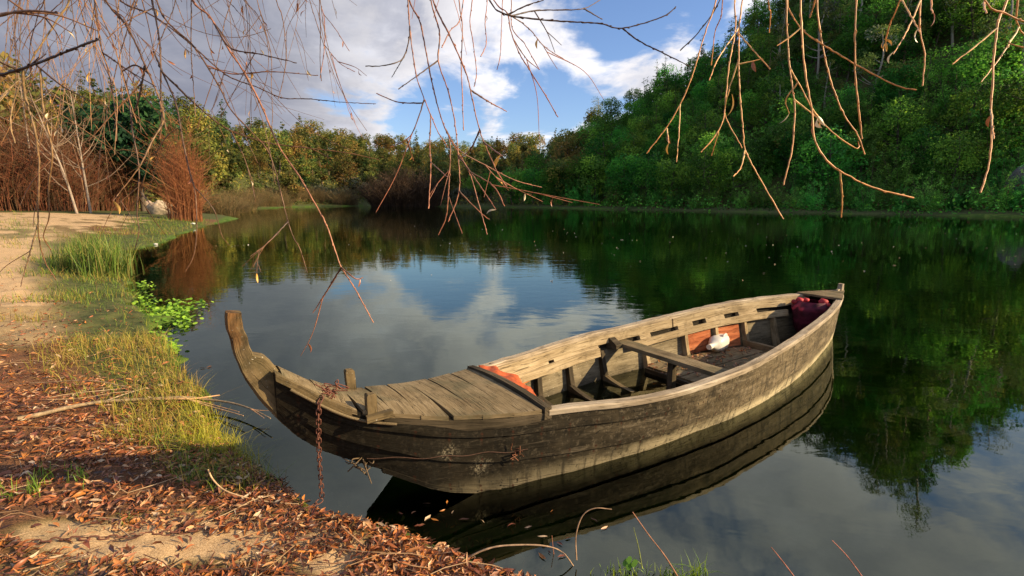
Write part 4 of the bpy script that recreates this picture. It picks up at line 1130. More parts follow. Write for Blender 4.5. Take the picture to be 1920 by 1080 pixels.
# leaf litter
LC = np.array([(.30, .095, .030), (.20, .065, .026), (.40, .14, .042), (.48, .20, .062), (.085, .034, .018), (.045, .022, .015), (.50, .28, .13), (.32, .14, .07), (.58, .42, .26), (.22, .07, .035), (.12, .05, .025), (.52, .20, .04)])
def leaves_mesh(P, L, wd, C, pitch, zoff=0.0, curl=.6):
    """narrow folded dead leaves lying at P"""
    n = len(P); a_ = rng.uniform(0, 6.283, n); pt = rng.normal(0, pitch, n); roll = rng.normal(0, .5, n)
    dx = np.stack([np.cos(a_) * np.cos(pt), np.sin(a_) * np.cos(pt), np.sin(pt)], 1); side = np.stack([-np.sin(a_), np.cos(a_), 0 * a_], 1); upv = np.cross(dx, side)
    sd2 = side * np.cos(roll)[:, None] + upv * np.sin(roll)[:, None]; up2 = np.cross(dx, sd2)
    cu = rng.normal(0, curl, n) * L * .35; rows = []
    for t_, w_ in ((-.5, .12), (-.18, .9), (.15, 1.0), (.5, .05)):
        c = P + dx * (t_ * L)[:, None] + up2 * (cu * (4 * t_ * t_ - .4))[:, None] + side * (np.sin(t_ * 3) * L * .08 * rng.choice([-1, 1], n))[:, None]
        for q in (-1, 0, 1): rows.append(c + sd2 * (q * w_ * wd / 2)[:, None] + up2 * ((abs(q) * .28) * w_ * wd)[:, None])
    V = np.stack(rows, 1); V[..., 2] += zoff; n12 = np.arange(n)[:, None] * 12
    F = np.concatenate([n12 + np.array([r * 3 + q, r * 3 + q + 1, (r + 1) * 3 + q + 1, (r + 1) * 3 + q]) for r in range(3) for q in range(2)], 0)
    return V.reshape(-1, 3), F, np.repeat(C, 12, 0)
def sample_bank(n, rmin, rmax, az0=-56, az1=38, power=1.0):
    az = np.radians(rng.uniform(az0, az1, n)); r = rmin * (rmax / rmin) ** rng.uniform(0, 1, n)      # denser near the eye
    return r * np.sin(az), r * np.cos(az)
x, y = sample_bank(150000, 1.7, 16)
px_, py_, dp = project(np.stack([x, y, np.full(len(x), .2)], 1)); d = shore_dist(x, y); r = np.hypot(x, y)
nz = fbm(x * 1.6, y * 1.6, 91, 4); nz2 = fbm(x * .8 + 3 * y, y * 3.5, 93, 3)
dens = np.where(py_ > 690, .95, np.where(py_ > 560, .40 + .58 * sstep(nz, -.25, .35), .04 + .22 * sstep(nz2, .05, .5)))
dens = np.where((py_ > 640) & (py_ <= 700), np.maximum(dens, .75 * sstep(nz, -.4, .2)), dens)
sandm = soft_mask(px_ + 30 * nz, py_ + 22 * nz, SANDY[:4])
streak = sstep(np.abs(py_ - 1010 - 30 * np.sin(px_ / 160) + 30 * nz), 26, 8) * .75
dens = np.where((py_ > 690) & (py_ < 860), 1.5, dens)
dens = np.where(py_ > 900, dens * (1 - sandm * (1 - np.clip(.07 + streak + .35 * sstep(nz2, .2, .55), 0, 1))), dens)
grz = (1 - sstep(d, .07 * r, .12 * r)) * (py_ < 800); dens = dens * (1 - .45 * grz)
dens = np.where(d < 0, .10 * sstep(d, -.55, 0) * (py_ > 840), dens); dens = np.where((px_ < -200) | (px_ > 1400), dens * .5, dens)
keep = rng.uniform(0, 1, len(x)) < dens * .47
x, y, d, nzk = x[keep], y[keep], d[keep], nz[keep]; n = len(x)
pile = .022 * rng.uniform(0, 1, n) ** 1.8 * (d > 0) + .014 * (d > 0) * sstep(nzk, -.2, .5) * rng.uniform(0, 1, n)
P = np.stack([x, y, terrain(x, y) + .008 + pile], 1)
L = rng.uniform(.022, .072, n) * np.where(rng.uniform(0, 1, n) < .12, 1.3, 1); Cc = LC[rng.choice(len(LC), n, p=np.array([4, 2.6, 3.4, 3, 1.8, 1.3, 2.2, 2, 1.5, 2.4, 1.6, 1.4]) / 27.2)] * rng.uniform(.7, 1.3, (n, 1)); Cc = np.where((d < 0)[:, None], Cc * .8 + [.05, .03, 0], Cc)
b = MB(); b.add(*leaves_mesh(P, L, L * rng.uniform(.11, .34, n), Cc, .24))
N_LEAVES = n
# twiglets mixed into the litter
for k in range(420):
    qx, qy = sample_bank(1, 1.8, 9); qx, qy = float(qx[0]), float(qy[0])
    if float(shore_dist(qx, qy)) < .02: continue
    a_ = rng.normal(.1, .5); L_ = rng.uniform(.12, .55); t_ = np.linspace(-.5, .5, 5)
    X = qx + np.cos(a_) * L_ * t_ + .03 * np.sin(t_ * 6) * rng.normal(); Y = qy + np.sin(a_) * L_ * t_ + .04 * np.cos(t_ * 5) * rng.normal()
    Z = terrain(X, Y) + .016 + .03 * rng.uniform() * (1 - 4 * t_ ** 2) + rng.uniform(0, .012)
    b.tube(np.stack([X, Y, Z], 1), rng.uniform(.0014, .0032), 4, c=np.array([(.28, .13, .06), (.36, .22, .11), (.14, .07, .04), (.45, .30, .16)][rng.integers(0, 4)]), cap=False)
tag(b.build('leaf_litter', M['litter']), kind='stuff')

# leaf litter caught in the boat
P = []
for _ in range(520):
    u = rng.uniform(1.9, 4.95)
    if u < 3.45: z = float(cz(u)) + .05 + rng.uniform(0, .02); v = rng.normal(-.08, .25)
    else: z = .07 + rng.uniform(0, .015); v = rng.normal(-.22, .16)
    if abs(v) < float(v_in(u, max(z, .05))) - .05: P.append(boat_pt(u, v, z))
P = np.array(P); n = len(P); L = rng.uniform(.035, .08, n)
b = MB(); b.add(*leaves_mesh(P, L, L * .22, LC[rng.integers(0, len(LC), n)] * rng.uniform(.6, 1.3, (n, 1)), .2)); tag(b.build('leaf_litter', M['litter']), kind='stuff')

# grass on the bank: one object
def blades(x, y, h_, wd, C, lean=.35, z=None, segs=3):
    n = len(x); a_ = rng.uniform(0, 6.283, n); ln = np.abs(rng.normal(0, lean, n)) * h_; fa = rng.uniform(0, 6.283, n)
    z = terrain(x, y) - .01 if z is None else z; rows = []
    for k in range(segs + 1):
        t_ = k / segs; cx_ = x + np.cos(a_) * ln * t_ ** 2; cy_ = y + np.sin(a_) * ln * t_ ** 2; cz_ = z + h_ * (t_ - .18 * t_ ** 2 * np.minimum(ln / h_, 1.2))
        w_ = wd * (1 - t_ ** 1.5) * .5 + .0002
        rows += [np.stack([cx_ - np.cos(fa) * w_, cy_ - np.sin(fa) * w_, cz_], 1), np.stack([cx_ + np.cos(fa) * w_, cy_ + np.sin(fa) * w_, cz_], 1)]
    V = np.stack(rows, 1); m2 = 2 * (segs + 1); base = np.arange(n)[:, None] * m2
    F = np.concatenate([base + np.array([2 * k, 2 * k + 1, 2 * k + 3, 2 * k + 2]) for k in range(segs)], 0)
    tip = np.tile(np.repeat(np.linspace(.65, 1.2, segs + 1), 2), n)[:, None]
    return V.reshape(-1, 3), F, np.repeat(C, m2, 0) * tip
x, y = sample_bank(270000, 2.2, 46); 
px_, py_, dp = project(np.stack([x, y, np.full(len(x), .15)], 1)); d = shore_dist(x, y); r = np.hypot(x, y); nz = fbm(x * 1.1, y * 1.1, 101, 4)
strip = (1 - sstep(d, .055 * r * (1 + .6 * nz), .125 * r * (1 + .6 * nz) + .05)) * (py_ < 835) * (py_ > 436) * (d > -.03 * r * .3)
g_w = strip * np.where(py_ > 560, .10 + .90 * sstep(nz, -.15, .40), .45 + .55 * sstep(nz, -.4, .1))
g_w = np.maximum(g_w, soft_mask(px_ + 25 * nz, py_ + 10 * nz, [(320, 424, 90, 20, 1), (430, 872, 130, 46, .40), (35, 440, 60, 9, .5), (130, 735, 60, 18, .35), (190, 690, 120, 60, .25), (130, 640, 90, 40, .12)]) * (d > 0))
g_w = np.where((r > 44) | (d < -.15), 0, g_w)
keep = rng.uniform(0, 1, len(x)) < g_w * 1.1
x, y, px_, py_, r, nz = x[keep], y[keep], px_[keep], py_[keep], r[keep], nz[keep]; n = len(x)
GRN = np.array([(.17, .27, .03), (.11, .20, .028), (.25, .33, .04), (.075, .14, .024)]); YEL = np.array([(.46, .38, .06), (.38, .36, .05), (.50, .34, .09), (.28, .17, .05)])
yel = np.clip(.18 + .55 * sstep(py_, 560, 660) * (1 - sstep(py_, 790, 840)) + .45 * nz, 0, .92)
Cc = np.where((rng.uniform(0, 1, n) < yel)[:, None], YEL[rng.integers(0, 4, n)], GRN[rng.integers(0, 4, n)]) * rng.uniform(.75, 1.25, (n, 1))
Cc = np.where(((py_ > 740) & (px_ > 340) & (py_ < 835))[:, None], Cc * .5 + np.array([.50, .52, .03]) * .5, Cc)
b = MB(); b.add(*blades(x, y, rng.uniform(.025, .115, n) * (1 + .035 * r) * np.where(nz > .25, 1.35, 1), .0034 * (1 + .10 * r), Cc, .85))
for cx_, cy_, rx_, nn, hh in ((1300, 1082, 26, 40, .10), (1262, 1086, 40, 40, .07), (1180, 1078, 60, 60, .05), (65, 925, 14, 26, .11), (20, 935, 18, 16, .08), (150, 900, 30, 30, .08), (85, 900, 20, 14, .10), (95, 905, 12, 10, .06), (330, 700, 8, 10, .22), (240, 985, 14, 14, .05)):
    q = np.array([(at_z(cx_ + rng.normal(0, rx_ * .5), cy_ + rng.normal(0, 6), .0) if cx_ > 1000 else ground_px(max(cx_ + rng.normal(0, rx_ * .5), -40), cy_ + rng.normal(0, 6))) for _ in range(nn)])
    b.add(*blades(q[:, 0], q[:, 1], rng.uniform(.6, 1.3, nn) * hh, .006, GRN[rng.integers(0, 3, nn)] * 1.25, .6, q[:, 2] - .005))
tag(b.build('grass', M['grass']), kind='stuff')

# tall reed clumps at the water's edge
def reeds():
    b = MB(); n = 130; x = rng.normal(0, .26, n); y = rng.normal(0, .22, n)
    b.add(*blades(x, y, rng.uniform(.45, 1.08, n), .022, np.array([(.12, .20, .028), (.16, .24, .035), (.09, .15, .024), (.30, .27, .07)])[rng.integers(0, 4, n)] * rng.uniform(.8, 1.2, (n, 1)), .28, np.zeros(n), 4)); return b
rp = [reeds().build('reed_clump', M['grass']) for _ in range(2)]
for o in rp: COL.objects.unlink(o)
for k, (px_, py_, sc) in enumerate(((152, 505, .9), (168, 512, 1.0), (185, 514, 1.05), (203, 517, 1.0), (216, 520, .85), (178, 494, .9), (196, 500, .95), (135, 500, .6), (118, 506, .5))):
    q = ground_px(px_, py_); c = rp[k % 2].copy(); link(c); c.location = q - [0, 0, .03]; c.scale = (sc, sc, sc * rng.uniform(.9, 1.05)); c.rotation_euler.z = rng.uniform(0, 6)
    tag(c, 'upright bright green reed clump at the left water edge', 'reeds', 'reed clumps at the left water edge')

# water cress floating by the bank
P, C, S_ = [], [], []
for cx_, cy_, sx, sy, nn in ((330, 580, 34, 16, 240), (290, 590, 26, 20, 170), (375, 568, 16, 5, 26), (300, 640, 22, 18, 110), (325, 655, 14, 8, 40), (265, 560, 16, 12, 70), (345, 605, 14, 10, 50), (270, 535, 14, 6, 40), (300, 668, 16, 8, 40)):
    for _ in range(nn):
        q = at_z(cx_ + rng.normal(0, sx * .6), cy_ + rng.normal(0, sy * .6), .02)
        P.append(q + [0, 0, rng.uniform(-.015, .05)]); S_.append(rng.uniform(.016, .034)); C.append(np.array([(.30, .52, .04), (.38, .60, .06), (.20, .40, .03)][rng.integers(0, 3)]) * rng.uniform(.8, 1.2))
P, S_, C = np.array(P), np.array(S_), np.array(C); n = len(P); nr = rng.normal(0, .35, (n, 3)) + [0, 0, 1]; nr /= np.linalg.norm(nr, axis=1)[:, None]; t1 = np.cross(nr, rng.normal(0, 1, (n, 3))); t1 /= np.linalg.norm(t1, axis=1)[:, None]; t2 = np.cross(nr, t1)
th = np.linspace(0, 6.283, 8)[:-1]
V = P[:, None] + S_[:, None, None] * (np.cos(th)[None, :, None] * t1[:, None] + np.sin(th)[None, :, None] * t2[:, None])
b = MB(); b.add(V.reshape(-1, 3), np.arange(7 * n).reshape(-1, 7), np.repeat(C, 7, 0), None, 0, False); tag(b.build('water_cress', M['grass']), kind='stuff')

# leaf flecks drifting on the river
P = []
for _ in range(120):
    P.append(at_z(rng.uniform(640, 1930), 415 + abs(rng.normal(0, 50)), .004))
for px_, py_ in ((430, 462), (455, 461), (1060, 437), (1180, 450)): 
    for _ in range(6): P.append(at_z(px_ + rng.normal(0, 14), py_ + rng.normal(0, .8), .004))
P = np.array(P); n = len(P); L = rng.uniform(.03, .075, n)
b = MB(); b.add(*leaves_mesh(P, L, L * .4, np.array([(.55, .50, .38), (.60, .56, .46), (.42, .30, .16)])[rng.integers(0, 3, n)], .12, .006))
P = np.array([at_z(*q, .003) for q in ((775, 962), (800, 945), (838, 942), (815, 975), (870, 975), (958, 985), (905, 978), (1050, 1020), (1065, 1010), (380, 690), (392, 688), (1133, 990), (760, 990), (790, 985), (830, 958))] + [at_z(rng.uniform(740, 1120), rng.uniform(955, 1050), .003) for _ in range(12)])
n = len(P); L = rng.uniform(.03, .06, n); b.add(*leaves_mesh(P, L, L * .24, LC[rng.integers(5, 12, n)] * .8, .03, .003, .12))
tag(b.build('drifting_leaves', M['litter']), kind='stuff')

# the forked branch lying across the bank, stems and sprouts
def zpx(pts, ox, oy, sc): return [(ox + a_ * sc, oy + c_ * sc) for a_, c_ in pts]
fb = empty('fallen_branch', tuple(ground_px(250, 755)), 0, 'long forked bare branch lying on the bank with its thin ends over the water', 'branch')
org = np.array(fb.location)
b = MB()
def lay(pts, r0, r1, lift0, lift1, col):
    Q = []
    for i, (px_, py_) in enumerate(pts):
        q = ground_px(px_, py_)
        if q[2] < 0.02: q = at_z(px_, py_, .02)
        f = i / (len(pts) - 1); q = at_z(px_, py_, q[2] + lift0 + (lift1 - lift0) * f); Q.append(q - org)
    P = smooth_path(Q, .03); b.tube(P, np.linspace(r0, r1, len(P)), 6, c=col, jit=.12)
K = .4074
lay(zpx([(80, 1045), (200, 1020), (330, 988), (470, 966), (640, 955), (850, 945), (950, 955), (1060, 970), (1160, 1000), (1245, 1042)], 0, 360, K), .017, .0045, .02, .06, (.30, .215, .12))
lay(zpx([(640, 957), (800, 952), (900, 950), (1010, 935)], 0, 360, K), .008, .006, .03, .05, (.50, .30, .15))
lay(zpx([(850, 948), (960, 985), (1050, 1010), (1120, 1030)], 0, 360, K), .007, .004, .03, .05, (.48, .30, .16))
lay(zpx([(880, 955), (960, 975), (1100, 1012)], 0, 360, K), .006, .003, .03, .05, (.48, .28, .14))
lay(zpx([(1155, 1000), (1190, 1005), (1235, 1006)], 0, 360, K), .005, .002, .06, .06, (.50, .28, .14))
lay(zpx([(1160, 1002), (1215, 1040)], 0, 360, K), .005, .002, .06, .06, (.50, .28, .14))
lay(zpx([(470, 968), (560, 935), (660, 905)], 0, 360, K), .006, .003, .03, .05, (.45, .33, .2))
b.build('stem', M['bark'], fb)
def stem_px(name, pts, d, r0, r1, col, label, cat='stem', group=None, d1=None):
    b = MB(); n = len(pts); P = smooth_path([at_depth(a_, c_, d + ((d1 or d) - d) * i / (n - 1)) for i, (a_, c_) in enumerate(pts)], .015)
    b.tube(P, np.linspace(r0, r1, len(P)), 6, c=col, jit=.1); return tag(b.build(name, M['bark']), label, cat, group)
def depth_of(px_, py_):
    q = ground_px(px_, py_); return q[1] * CP - (q[2] - H) * SP_
stem_px('dry_stem', [(1081, 1050), (1080, 1004), (1093, 966), (1116, 953), (1147, 955)], 2.42, .0036, .0022, (.42, .26, .14), 'pale dry stem hooked over to the right above the shallow water')
stem_px('dry_stem', [(1276, 1090), (1247, 1043), (1217, 1004), (1186, 960)], 2.28, .0036, .002, (.36, .17, .09), 'straight reddish dry stem slanting up left beside the grass tuft')
stem_px('grass_stalk', [(1204, 1066), (1198, 1030), (1188, 989)], 2.34, .003, .0014, (.24, .28, .06), 'thin green stalk just left of the slanting reddish stem')
stem_px('dry_stem', zpx([(640, 730), (720, 640), (830, 590), (950, 576), (1090, 580), (1180, 612), (1245, 695)], 600, 800, .3854), 2.42, .0052, .003, (.46, .30, .17), 'long pale twig arching low over the leaf litter at the waterline')
stem_px('dry_stem', zpx([(1145, 680), (1135, 600), (1128, 530)], 600, 800, .3854), 2.5, .0026, .0016, (.40, .16, .08), 'short upright red stalk standing in the shallows')
stem_px('dry_stem', [(1630, 1100), (1590, 1045), (1560, 1013)], 2.15, .0034, .0018, (.40, .15, .10), 'reddish twig rising over dark water, right of two at the bottom edge')
stem_px('dry_stem', [(1500, 1096), (1470, 1056), (1446, 1026)], 2.15, .0032, .0018, (.36, .14, .09), 'reddish twig rising over dark water, left of two at the bottom edge')
stem_px('dry_stem', [(390, 880), (400, 900), (423, 920), (466, 934), (513, 942), (560, 945)], depth_of(440, 930) - .06, .0048, .003, (.50, .33, .18), 'pale curved twig sticking up from the shaded leaves by the bank edge')
stem_px('dry_stem', [(640, 985), (655, 1000), (700, 1035), (760, 1062)], depth_of(690, 1030) - .03, .004, .0026, (.30, .17, .09), 'brown twig curving down through the leaf litter near the chain')
stem_px('dry_stem', zpx([(0, 885), (180, 878), (420, 868), (620, 905), (665, 900)], 0, 360, K), depth_of(120, 725) - .05, .0045, .003, (.36, .24, .13), 'thin dry twig lying across the leaves above the forked branch')
# seedling
q = at_z(1180, 1074, .0); sd_o = empty('seedling', tuple(q), 0, 'small round leaved green seedling at the lower water edge', 'seedling')
b = MB(); 
for dx, dz in ((-.012, .055), (.016, .05), (.0, .03)): b.tube(smooth_path([(0, 0, 0), (dx * .5, 0, dz * .6), (dx, 0, dz)], .01), .0013, 4, c=(.14, .22, .04))
b.build('stalk', M['grass'], sd_o)
for dx, dz in ((-.020, .058), (.022, .054), (-.002, .038), (-.006, .070)):
    b = MB(); th = np.linspace(0, 6.283, 13)[:-1]; rr_ = .016 * (1 - .25 * np.cos(th * 2 + 1.2)); b.add(np.stack([dx + rr_ * np.cos(th), -.004 + .3 * rr_ * np.sin(th), dz + rr_ * np.sin(th)], 1), [np.arange(12)], (.16, .34, .05)); b.build('leaf', M['grass'], sd_o)


# ------------------------------------------------------------------ the overhanging willow (trunk behind the camera)
wil = empty('weeping_willow', (-1.7, -2.3, float(terrain(-1.7, -2.3))), 0, 'nearly leafless weeping willow whose thin drooping branches hang across the top of the view', 'tree')
WO = np.array(wil.location)
b = MB(); TR = smooth_path([np.array([-1.7, -2.3, WO[2] - .1]), (-1.62, -2.1, 1.4), (-1.5, -1.7, 2.7)], .15); b.tube(TR - WO, np.linspace(.24, .16, len(TR)), 12, c=(.16, .12, .085), jit=.03); b.build('trunk', M['bark'], wil)
LIMBS = [[(-1.5, -1.7, 2.7), (-2.0, .3, 3.9), (-2.4, 2.2, 4.25), (-3.0, 4.4, 4.3)], [(-1.5, -1.7, 2.7), (-.7, .2, 4.1), (-.2, 2.2, 4.3), (.2, 3.8, 4.15)], [(-1.5, -1.7, 2.7), (.3, -.5, 4.0), (1.4, 1.2, 3.9), (2.4, 2.3, 3.5)]]
LP = []
for lm in LIMBS:
    P = smooth_path(lm, .12); b = MB(); b.tube(P - WO, np.linspace(.12, .035, len(P)), 9, c=(.15, .11, .075), jit=.04); b.build('limb', M['bark'], wil); LP.append(P[8:])
LP = np.concatenate(LP)
lf = MB(); t_ = np.linspace(0, 1, 7); wv = np.sin(math.pi * np.clip(t_ * .93 + .05, 0, 1)) ** .8
Gd = np.stack([np.stack([q * .0062 * wv + .004 * np.sin(t_ * 3), .0030 * abs(q) * wv + .010 * np.sin(t_ * 2.5), -.052 * t_], 1) for q in (-1, -.5, 0, .5, 1)], 1)
leaf_mats = []
lf.grid(Gd, c=(.75, .42, .09)); leaf_o = lf.build('leaf', M['litter']); COL.objects.unlink(leaf_o)
lf2 = MB(); lf2.grid(Gd, c=(.30, .11, .045)); leaf_d = lf2.build('leaf', M['litter']); COL.objects.unlink(leaf_d)
lf3 = MB(); lf3.grid(Gd, c=(.60, .48, .28)); leaf_p = lf3.build('leaf', M['litter']); COL.objects.unlink(leaf_p)
NLEAF = [0]; NBR = [0]; ALLP = []
def hang_leaf(parent, p, which=None, sc=1.0):
    if NLEAF[0] > 220: return
    NLEAF[0] += 1
    o = (which or [leaf_o, leaf_d, leaf_p, leaf_d][rng.integers(0, 4)]).copy(); link(o, parent); o.location = p; o.rotation_euler = (rng.normal(0, .4), rng.normal(0, .4), rng.uniform(0, 6.28)); o.scale = (sc * 1.1, sc, sc * rng.uniform(.8, 1.15))
def branch(lines, d, r0, r1, col, twigs=0, leaves=0, dj=.12, tcol=None, tl=.35):
    """lines: photo polylines, the first from the top down, others forking from it; d = distance in front of the eye"""
    if NBR[0] >= 96: return
    NBR[0] += 1; b = MB(); col = np.array(col); tcol = np.array(tcol if tcol is not None else col); kept = []
    dd = rng.normal(0, dj)
    for k, ln in enumerate(lines):
        n = len(ln); dv = d + dd + np.linspace(0, 1, n) * rng.normal(0, .10)
        if (k or ln[0][1] > 8) and ALLP:                       # a fork starts on the wood it grows from
            A_ = np.concatenate(kept) if k else np.concatenate(ALLP); ax_, ay_, ad_ = project(A_)
            j = int(np.argmin((ax_ - ln[0][0]) ** 2 + (ay_ - ln[0][1]) ** 2 + np.where(ad_ < .4, 1e9, 0)))
            dv = ad_[j] + np.linspace(0, 1, n) * rng.normal(0, .16)
            if (ax_[j] - ln[0][0]) ** 2 + (ay_[j] - ln[0][1]) ** 2 < 30 ** 2: ln = [(ax_[j], ay_[j])] + list(ln[1:])
        Q = [at_depth(px_, py_, dv[i]) for i, (px_, py_) in enumerate(ln)]
        if k == 0 and ln[0][1] <= 8:
            p0 = np.array(Q[0]); j = int(np.argmin(((LP - p0) ** 2).sum(1))); a_ = LP[j]; 
            tdn = Q[0] - Q[1]; tdn /= np.linalg.norm(tdn); p1_ = p0 + (tdn * .6 + np.array([0, 0, .4])) * .35; Q = [a_, a_ * .5 + p1_ * .5 + np.array([0, 0, .16]), p1_] + Q
        P = smooth_path(Q, .016); P = P + rng.normal(0, .0006, P.shape); ra, rb = (r0, r1) if k == 0 else (r0 * .62, r1 * .8)
        tt = np.linspace(0, 1, len(P))[:, None]; C = col * (1 - tt) + tcol * tt
        b.tube(P - WO, np.linspace(ra, rb, len(P)), 6, c=C * rng.uniform(.85, 1.15), jit=.22); kept.append(P)
        for i in range(6, len(P) - 1, 3):                      # buds
            if P[i][2] < 3.3 and rng.uniform() < .6:
                tdir = P[i + 1] - P[i]; tdir /= np.linalg.norm(tdir) + 1e-9; sdv = np.cross(tdir, rng.normal(0, 1, 3)); sdv /= np.linalg.norm(sdv) + 1e-9
                rr_ = ra + (rb - ra) * i / len(P); e = P[i] + sdv * rr_ * .7
                b.tube(np.stack([e, e + tdir * rr_ * 2.2 + sdv * rr_ * .9, e + tdir * rr_ * 4.2 + sdv * rr_ * .7]) - WO, [rr_ * .75, rr_ * .6, rr_ * .1], 4, c=C[i] * 1.1, cap=False)
    for _ in range(twigs):
        P = kept[rng.integers(0, len(kept))]; i = rng.integers(len(P) // 4, max(len(P) // 4 + 1, int(.68 * len(P)))); q = P[i]; dirv = P[min(i + 1, len(P) - 1)] - P[max(i - 1, 0)]; dirv /= np.linalg.norm(dirv) + 1e-9
        L = tl * rng.uniform(.35, 1.2); dv = dirv * .7 + rng.normal(0, .45, 3) * [1, .6, .8] + [0, 0, -.25]; dv /= np.linalg.norm(dv)
        e = q + dv * L; mid_ = q + dv * L * .5 + rng.normal(0, .05 * L, 3) + [0, 0, -.03 * L]; e[2] -= .12 * L
        T = smooth_path([q, mid_, e], .03); b.tube(T - WO, np.linspace(r1 * 1.1, r1 * .55, len(T)), 5, c=tcol * rng.uniform(.75, 1.25), jit=.12); kept.append(T)
        if rng.uniform() < .35:
            e2 = T[len(T) // 2]; f = e2 + (dv + rng.normal(0, .5, 3)) * L * .5; b.tube(np.stack([e2, (e2 + f) / 2 + rng.normal(0, .02 * L, 3), f]) - WO, [r1 * .8, r1 * .65, r1 * .45], 4, c=tcol * rng.uniform(.8, 1.2))
    o = b.build('branch', M['twig'], wil); ALLP.extend(kept)
    for _ in range(leaves):
        P = kept[rng.integers(0, len(kept))]; hang_leaf(o, P[rng.integers(len(P) // 3, len(P))] - WO, sc=rng.uniform(.7, 1.1))
    return o, kept
def zz_(pts, ox, sc): return [(ox + a_ * sc, c_ * sc) for a_, c_ in pts]
# --- right group, nearest, lit orange
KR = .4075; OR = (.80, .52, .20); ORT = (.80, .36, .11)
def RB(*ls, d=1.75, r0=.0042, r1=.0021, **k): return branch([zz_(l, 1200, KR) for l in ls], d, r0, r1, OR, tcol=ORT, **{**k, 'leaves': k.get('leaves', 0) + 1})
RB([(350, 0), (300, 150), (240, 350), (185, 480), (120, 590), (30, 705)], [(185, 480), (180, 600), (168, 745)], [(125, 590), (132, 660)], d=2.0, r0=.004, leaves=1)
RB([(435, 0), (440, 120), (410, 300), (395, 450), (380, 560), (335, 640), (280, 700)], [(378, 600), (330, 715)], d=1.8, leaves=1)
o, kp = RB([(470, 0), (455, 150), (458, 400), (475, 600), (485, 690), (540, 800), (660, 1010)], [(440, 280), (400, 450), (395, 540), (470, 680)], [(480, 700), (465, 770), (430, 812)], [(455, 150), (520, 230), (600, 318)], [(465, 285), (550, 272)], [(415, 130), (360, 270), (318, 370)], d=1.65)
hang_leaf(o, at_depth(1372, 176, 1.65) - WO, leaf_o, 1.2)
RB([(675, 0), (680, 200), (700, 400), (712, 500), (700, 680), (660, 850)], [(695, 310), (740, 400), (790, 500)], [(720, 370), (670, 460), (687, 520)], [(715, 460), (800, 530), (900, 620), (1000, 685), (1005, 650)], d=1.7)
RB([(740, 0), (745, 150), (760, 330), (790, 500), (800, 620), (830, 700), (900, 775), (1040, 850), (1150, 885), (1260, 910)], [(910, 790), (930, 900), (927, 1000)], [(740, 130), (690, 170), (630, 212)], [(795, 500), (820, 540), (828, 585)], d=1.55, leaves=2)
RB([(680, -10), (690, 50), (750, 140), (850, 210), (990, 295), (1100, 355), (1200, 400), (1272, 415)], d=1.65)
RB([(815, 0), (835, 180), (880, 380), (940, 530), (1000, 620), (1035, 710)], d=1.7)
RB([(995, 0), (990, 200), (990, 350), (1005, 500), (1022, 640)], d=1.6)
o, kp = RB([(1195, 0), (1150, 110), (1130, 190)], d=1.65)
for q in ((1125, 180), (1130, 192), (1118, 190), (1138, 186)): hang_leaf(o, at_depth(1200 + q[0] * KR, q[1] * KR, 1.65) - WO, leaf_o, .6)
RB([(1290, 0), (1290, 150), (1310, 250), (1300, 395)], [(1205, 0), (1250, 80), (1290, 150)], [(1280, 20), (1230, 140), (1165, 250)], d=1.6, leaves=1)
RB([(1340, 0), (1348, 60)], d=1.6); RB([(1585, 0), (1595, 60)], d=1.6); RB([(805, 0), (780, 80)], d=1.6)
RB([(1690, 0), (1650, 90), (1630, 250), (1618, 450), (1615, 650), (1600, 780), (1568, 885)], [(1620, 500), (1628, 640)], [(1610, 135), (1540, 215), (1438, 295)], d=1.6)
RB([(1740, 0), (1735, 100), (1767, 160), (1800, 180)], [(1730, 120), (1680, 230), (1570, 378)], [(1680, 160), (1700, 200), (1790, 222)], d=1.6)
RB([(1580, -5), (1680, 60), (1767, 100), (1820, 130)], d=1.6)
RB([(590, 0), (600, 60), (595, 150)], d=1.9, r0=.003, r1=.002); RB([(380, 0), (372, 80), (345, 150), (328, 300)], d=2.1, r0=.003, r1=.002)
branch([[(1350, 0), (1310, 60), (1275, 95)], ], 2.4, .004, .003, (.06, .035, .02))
# --- middle group
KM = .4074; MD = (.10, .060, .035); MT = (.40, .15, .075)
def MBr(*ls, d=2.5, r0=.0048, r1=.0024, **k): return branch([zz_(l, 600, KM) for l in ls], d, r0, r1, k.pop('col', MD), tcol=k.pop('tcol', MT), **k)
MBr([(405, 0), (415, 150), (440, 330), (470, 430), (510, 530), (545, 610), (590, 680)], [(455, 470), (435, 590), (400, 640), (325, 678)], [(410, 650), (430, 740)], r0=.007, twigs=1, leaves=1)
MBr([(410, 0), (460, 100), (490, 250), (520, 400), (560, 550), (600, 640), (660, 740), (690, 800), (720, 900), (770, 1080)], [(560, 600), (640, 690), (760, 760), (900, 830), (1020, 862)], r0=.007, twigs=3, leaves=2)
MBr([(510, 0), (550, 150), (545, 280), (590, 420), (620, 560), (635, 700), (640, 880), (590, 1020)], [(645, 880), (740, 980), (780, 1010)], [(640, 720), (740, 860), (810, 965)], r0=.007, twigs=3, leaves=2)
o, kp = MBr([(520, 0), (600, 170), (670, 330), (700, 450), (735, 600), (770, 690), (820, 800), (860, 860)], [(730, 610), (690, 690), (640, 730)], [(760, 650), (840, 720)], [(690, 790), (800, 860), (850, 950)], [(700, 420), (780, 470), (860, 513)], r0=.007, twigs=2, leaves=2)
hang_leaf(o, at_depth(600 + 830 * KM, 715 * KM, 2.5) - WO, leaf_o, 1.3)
MBr([(590, 620), (600, 700), (590, 900), (580, 1000), (545, 1080)], [(590, 900), (655, 1075)], twigs=2, r0=.004, col=(.22, .10, .05)); MBr([(505, 530), (505, 680), (510, 760), (500, 960)], [(510, 740), (590, 820)], r0=.0035, col=(.20, .10, .05))
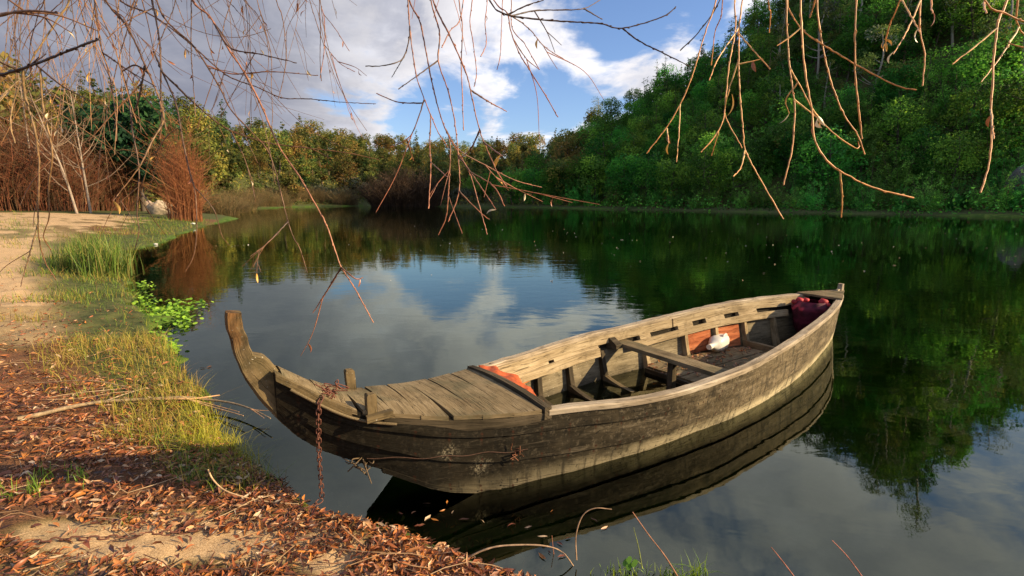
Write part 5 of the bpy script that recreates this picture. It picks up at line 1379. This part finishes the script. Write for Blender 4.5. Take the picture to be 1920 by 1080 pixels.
MBr([(640, 0), (655, 120), (650, 300), (655, 420), (660, 600)], r0=.004, twigs=1, leaves=1); MBr([(800, 0), (860, 60), (880, 150), (920, 250), (970, 330), (1050, 460), (1095, 540)], [(890, 180), (950, 270), (1010, 320)], [(870, 60), (960, 130), (1040, 220), (1170, 300)], d=2.7, r0=.005, twigs=3, leaves=2)
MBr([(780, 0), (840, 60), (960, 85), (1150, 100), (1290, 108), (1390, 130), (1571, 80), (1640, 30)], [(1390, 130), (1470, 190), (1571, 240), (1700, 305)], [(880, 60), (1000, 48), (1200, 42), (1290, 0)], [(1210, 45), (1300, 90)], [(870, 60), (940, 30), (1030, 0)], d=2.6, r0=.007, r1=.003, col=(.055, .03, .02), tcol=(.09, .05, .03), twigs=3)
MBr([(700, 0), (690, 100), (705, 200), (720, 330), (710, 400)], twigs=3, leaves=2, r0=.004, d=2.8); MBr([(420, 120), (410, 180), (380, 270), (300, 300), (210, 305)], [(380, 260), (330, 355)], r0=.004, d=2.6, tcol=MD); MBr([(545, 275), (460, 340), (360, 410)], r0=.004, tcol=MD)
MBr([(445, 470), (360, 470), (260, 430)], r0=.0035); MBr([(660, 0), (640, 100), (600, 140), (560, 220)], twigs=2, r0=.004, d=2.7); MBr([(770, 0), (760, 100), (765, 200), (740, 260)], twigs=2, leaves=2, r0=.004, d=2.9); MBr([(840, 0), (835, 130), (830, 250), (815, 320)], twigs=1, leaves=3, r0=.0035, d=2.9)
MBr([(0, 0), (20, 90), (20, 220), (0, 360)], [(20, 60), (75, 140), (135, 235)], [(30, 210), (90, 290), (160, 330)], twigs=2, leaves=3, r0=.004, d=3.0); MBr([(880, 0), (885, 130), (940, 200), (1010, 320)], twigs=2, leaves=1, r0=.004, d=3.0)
# --- left group, a dense mesh of dark boughs and thin twigs
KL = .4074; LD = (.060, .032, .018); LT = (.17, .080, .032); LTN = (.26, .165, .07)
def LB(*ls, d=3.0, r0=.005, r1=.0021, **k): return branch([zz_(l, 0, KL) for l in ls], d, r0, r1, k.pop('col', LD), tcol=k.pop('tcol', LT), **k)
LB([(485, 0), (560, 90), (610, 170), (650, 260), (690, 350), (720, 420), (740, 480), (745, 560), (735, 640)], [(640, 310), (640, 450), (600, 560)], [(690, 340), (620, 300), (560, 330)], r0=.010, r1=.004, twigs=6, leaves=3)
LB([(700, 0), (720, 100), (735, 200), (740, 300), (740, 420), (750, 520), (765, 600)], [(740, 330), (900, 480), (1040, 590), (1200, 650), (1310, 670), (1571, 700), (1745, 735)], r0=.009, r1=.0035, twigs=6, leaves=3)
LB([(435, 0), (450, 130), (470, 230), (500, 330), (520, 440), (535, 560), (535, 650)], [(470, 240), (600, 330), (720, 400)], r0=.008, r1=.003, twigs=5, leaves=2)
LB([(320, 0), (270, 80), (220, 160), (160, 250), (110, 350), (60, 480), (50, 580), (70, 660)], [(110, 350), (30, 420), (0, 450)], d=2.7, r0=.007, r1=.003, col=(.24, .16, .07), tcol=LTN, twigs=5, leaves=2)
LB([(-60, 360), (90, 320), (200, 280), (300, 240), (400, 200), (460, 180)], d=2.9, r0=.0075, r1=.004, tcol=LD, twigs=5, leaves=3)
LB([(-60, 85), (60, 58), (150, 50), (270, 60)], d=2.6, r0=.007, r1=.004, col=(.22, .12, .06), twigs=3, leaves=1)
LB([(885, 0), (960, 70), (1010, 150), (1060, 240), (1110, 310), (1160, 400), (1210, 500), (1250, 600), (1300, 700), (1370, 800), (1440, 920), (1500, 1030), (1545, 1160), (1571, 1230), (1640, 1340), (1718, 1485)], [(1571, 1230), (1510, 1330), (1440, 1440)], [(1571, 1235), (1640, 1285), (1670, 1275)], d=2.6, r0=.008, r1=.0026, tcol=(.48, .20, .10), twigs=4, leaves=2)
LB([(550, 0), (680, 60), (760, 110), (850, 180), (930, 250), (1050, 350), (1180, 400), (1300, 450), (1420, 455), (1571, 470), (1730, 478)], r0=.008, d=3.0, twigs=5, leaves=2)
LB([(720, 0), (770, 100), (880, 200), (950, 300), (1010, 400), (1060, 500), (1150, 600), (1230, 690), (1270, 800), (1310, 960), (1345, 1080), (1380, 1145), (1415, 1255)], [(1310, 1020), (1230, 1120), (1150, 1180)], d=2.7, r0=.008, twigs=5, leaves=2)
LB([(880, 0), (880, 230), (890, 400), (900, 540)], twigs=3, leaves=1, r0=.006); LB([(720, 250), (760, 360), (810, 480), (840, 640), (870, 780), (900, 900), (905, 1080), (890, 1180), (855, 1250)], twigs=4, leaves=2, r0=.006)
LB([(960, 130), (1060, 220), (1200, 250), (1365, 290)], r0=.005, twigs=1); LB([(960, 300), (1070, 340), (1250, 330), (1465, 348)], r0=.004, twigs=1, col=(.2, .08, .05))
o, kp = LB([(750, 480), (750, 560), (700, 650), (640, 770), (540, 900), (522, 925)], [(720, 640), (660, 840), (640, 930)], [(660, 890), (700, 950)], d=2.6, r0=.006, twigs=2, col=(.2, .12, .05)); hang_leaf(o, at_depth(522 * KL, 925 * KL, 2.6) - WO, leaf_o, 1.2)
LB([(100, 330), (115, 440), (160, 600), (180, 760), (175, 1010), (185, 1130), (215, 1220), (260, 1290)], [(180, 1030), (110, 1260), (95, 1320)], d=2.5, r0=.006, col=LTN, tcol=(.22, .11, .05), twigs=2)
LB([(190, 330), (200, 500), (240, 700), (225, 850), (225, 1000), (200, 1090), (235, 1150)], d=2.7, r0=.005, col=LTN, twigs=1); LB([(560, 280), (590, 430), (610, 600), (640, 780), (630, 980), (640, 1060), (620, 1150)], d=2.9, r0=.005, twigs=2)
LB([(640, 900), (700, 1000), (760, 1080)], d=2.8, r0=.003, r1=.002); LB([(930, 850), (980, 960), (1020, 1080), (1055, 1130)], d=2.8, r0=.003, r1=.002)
for k in range(32):
    x0 = rng.uniform(-40, 700) if k % 4 else rng.uniform(0, 330); ang = rng.normal(.18 + .30 * (x0 - 200) / 500, .38); L = rng.uniform(120, 400) * (1 if x0 < 500 else .7); cur = rng.normal(.0, .5)
    pts = [(x0, -8)]
    a_ = ang
    for j in range(5): a_ += cur * .2 + rng.normal(0, .08); pts.append((pts[-1][0] + math.sin(a_) * L / 5, pts[-1][1] + math.cos(a_) * L / 5))
    branch([pts], rng.uniform(2.7, 4.2), rng.uniform(.0035, .005), .0019, LD if k % 3 else (.16, .09, .045), twigs=7, leaves=4, tcol=LT if k % 4 else (.34, .17, .06), tl=.55)
print('leaves', N_LEAVES, 'grass', n, 'branches', NBR[0], 'willow leaves', NLEAF[0])
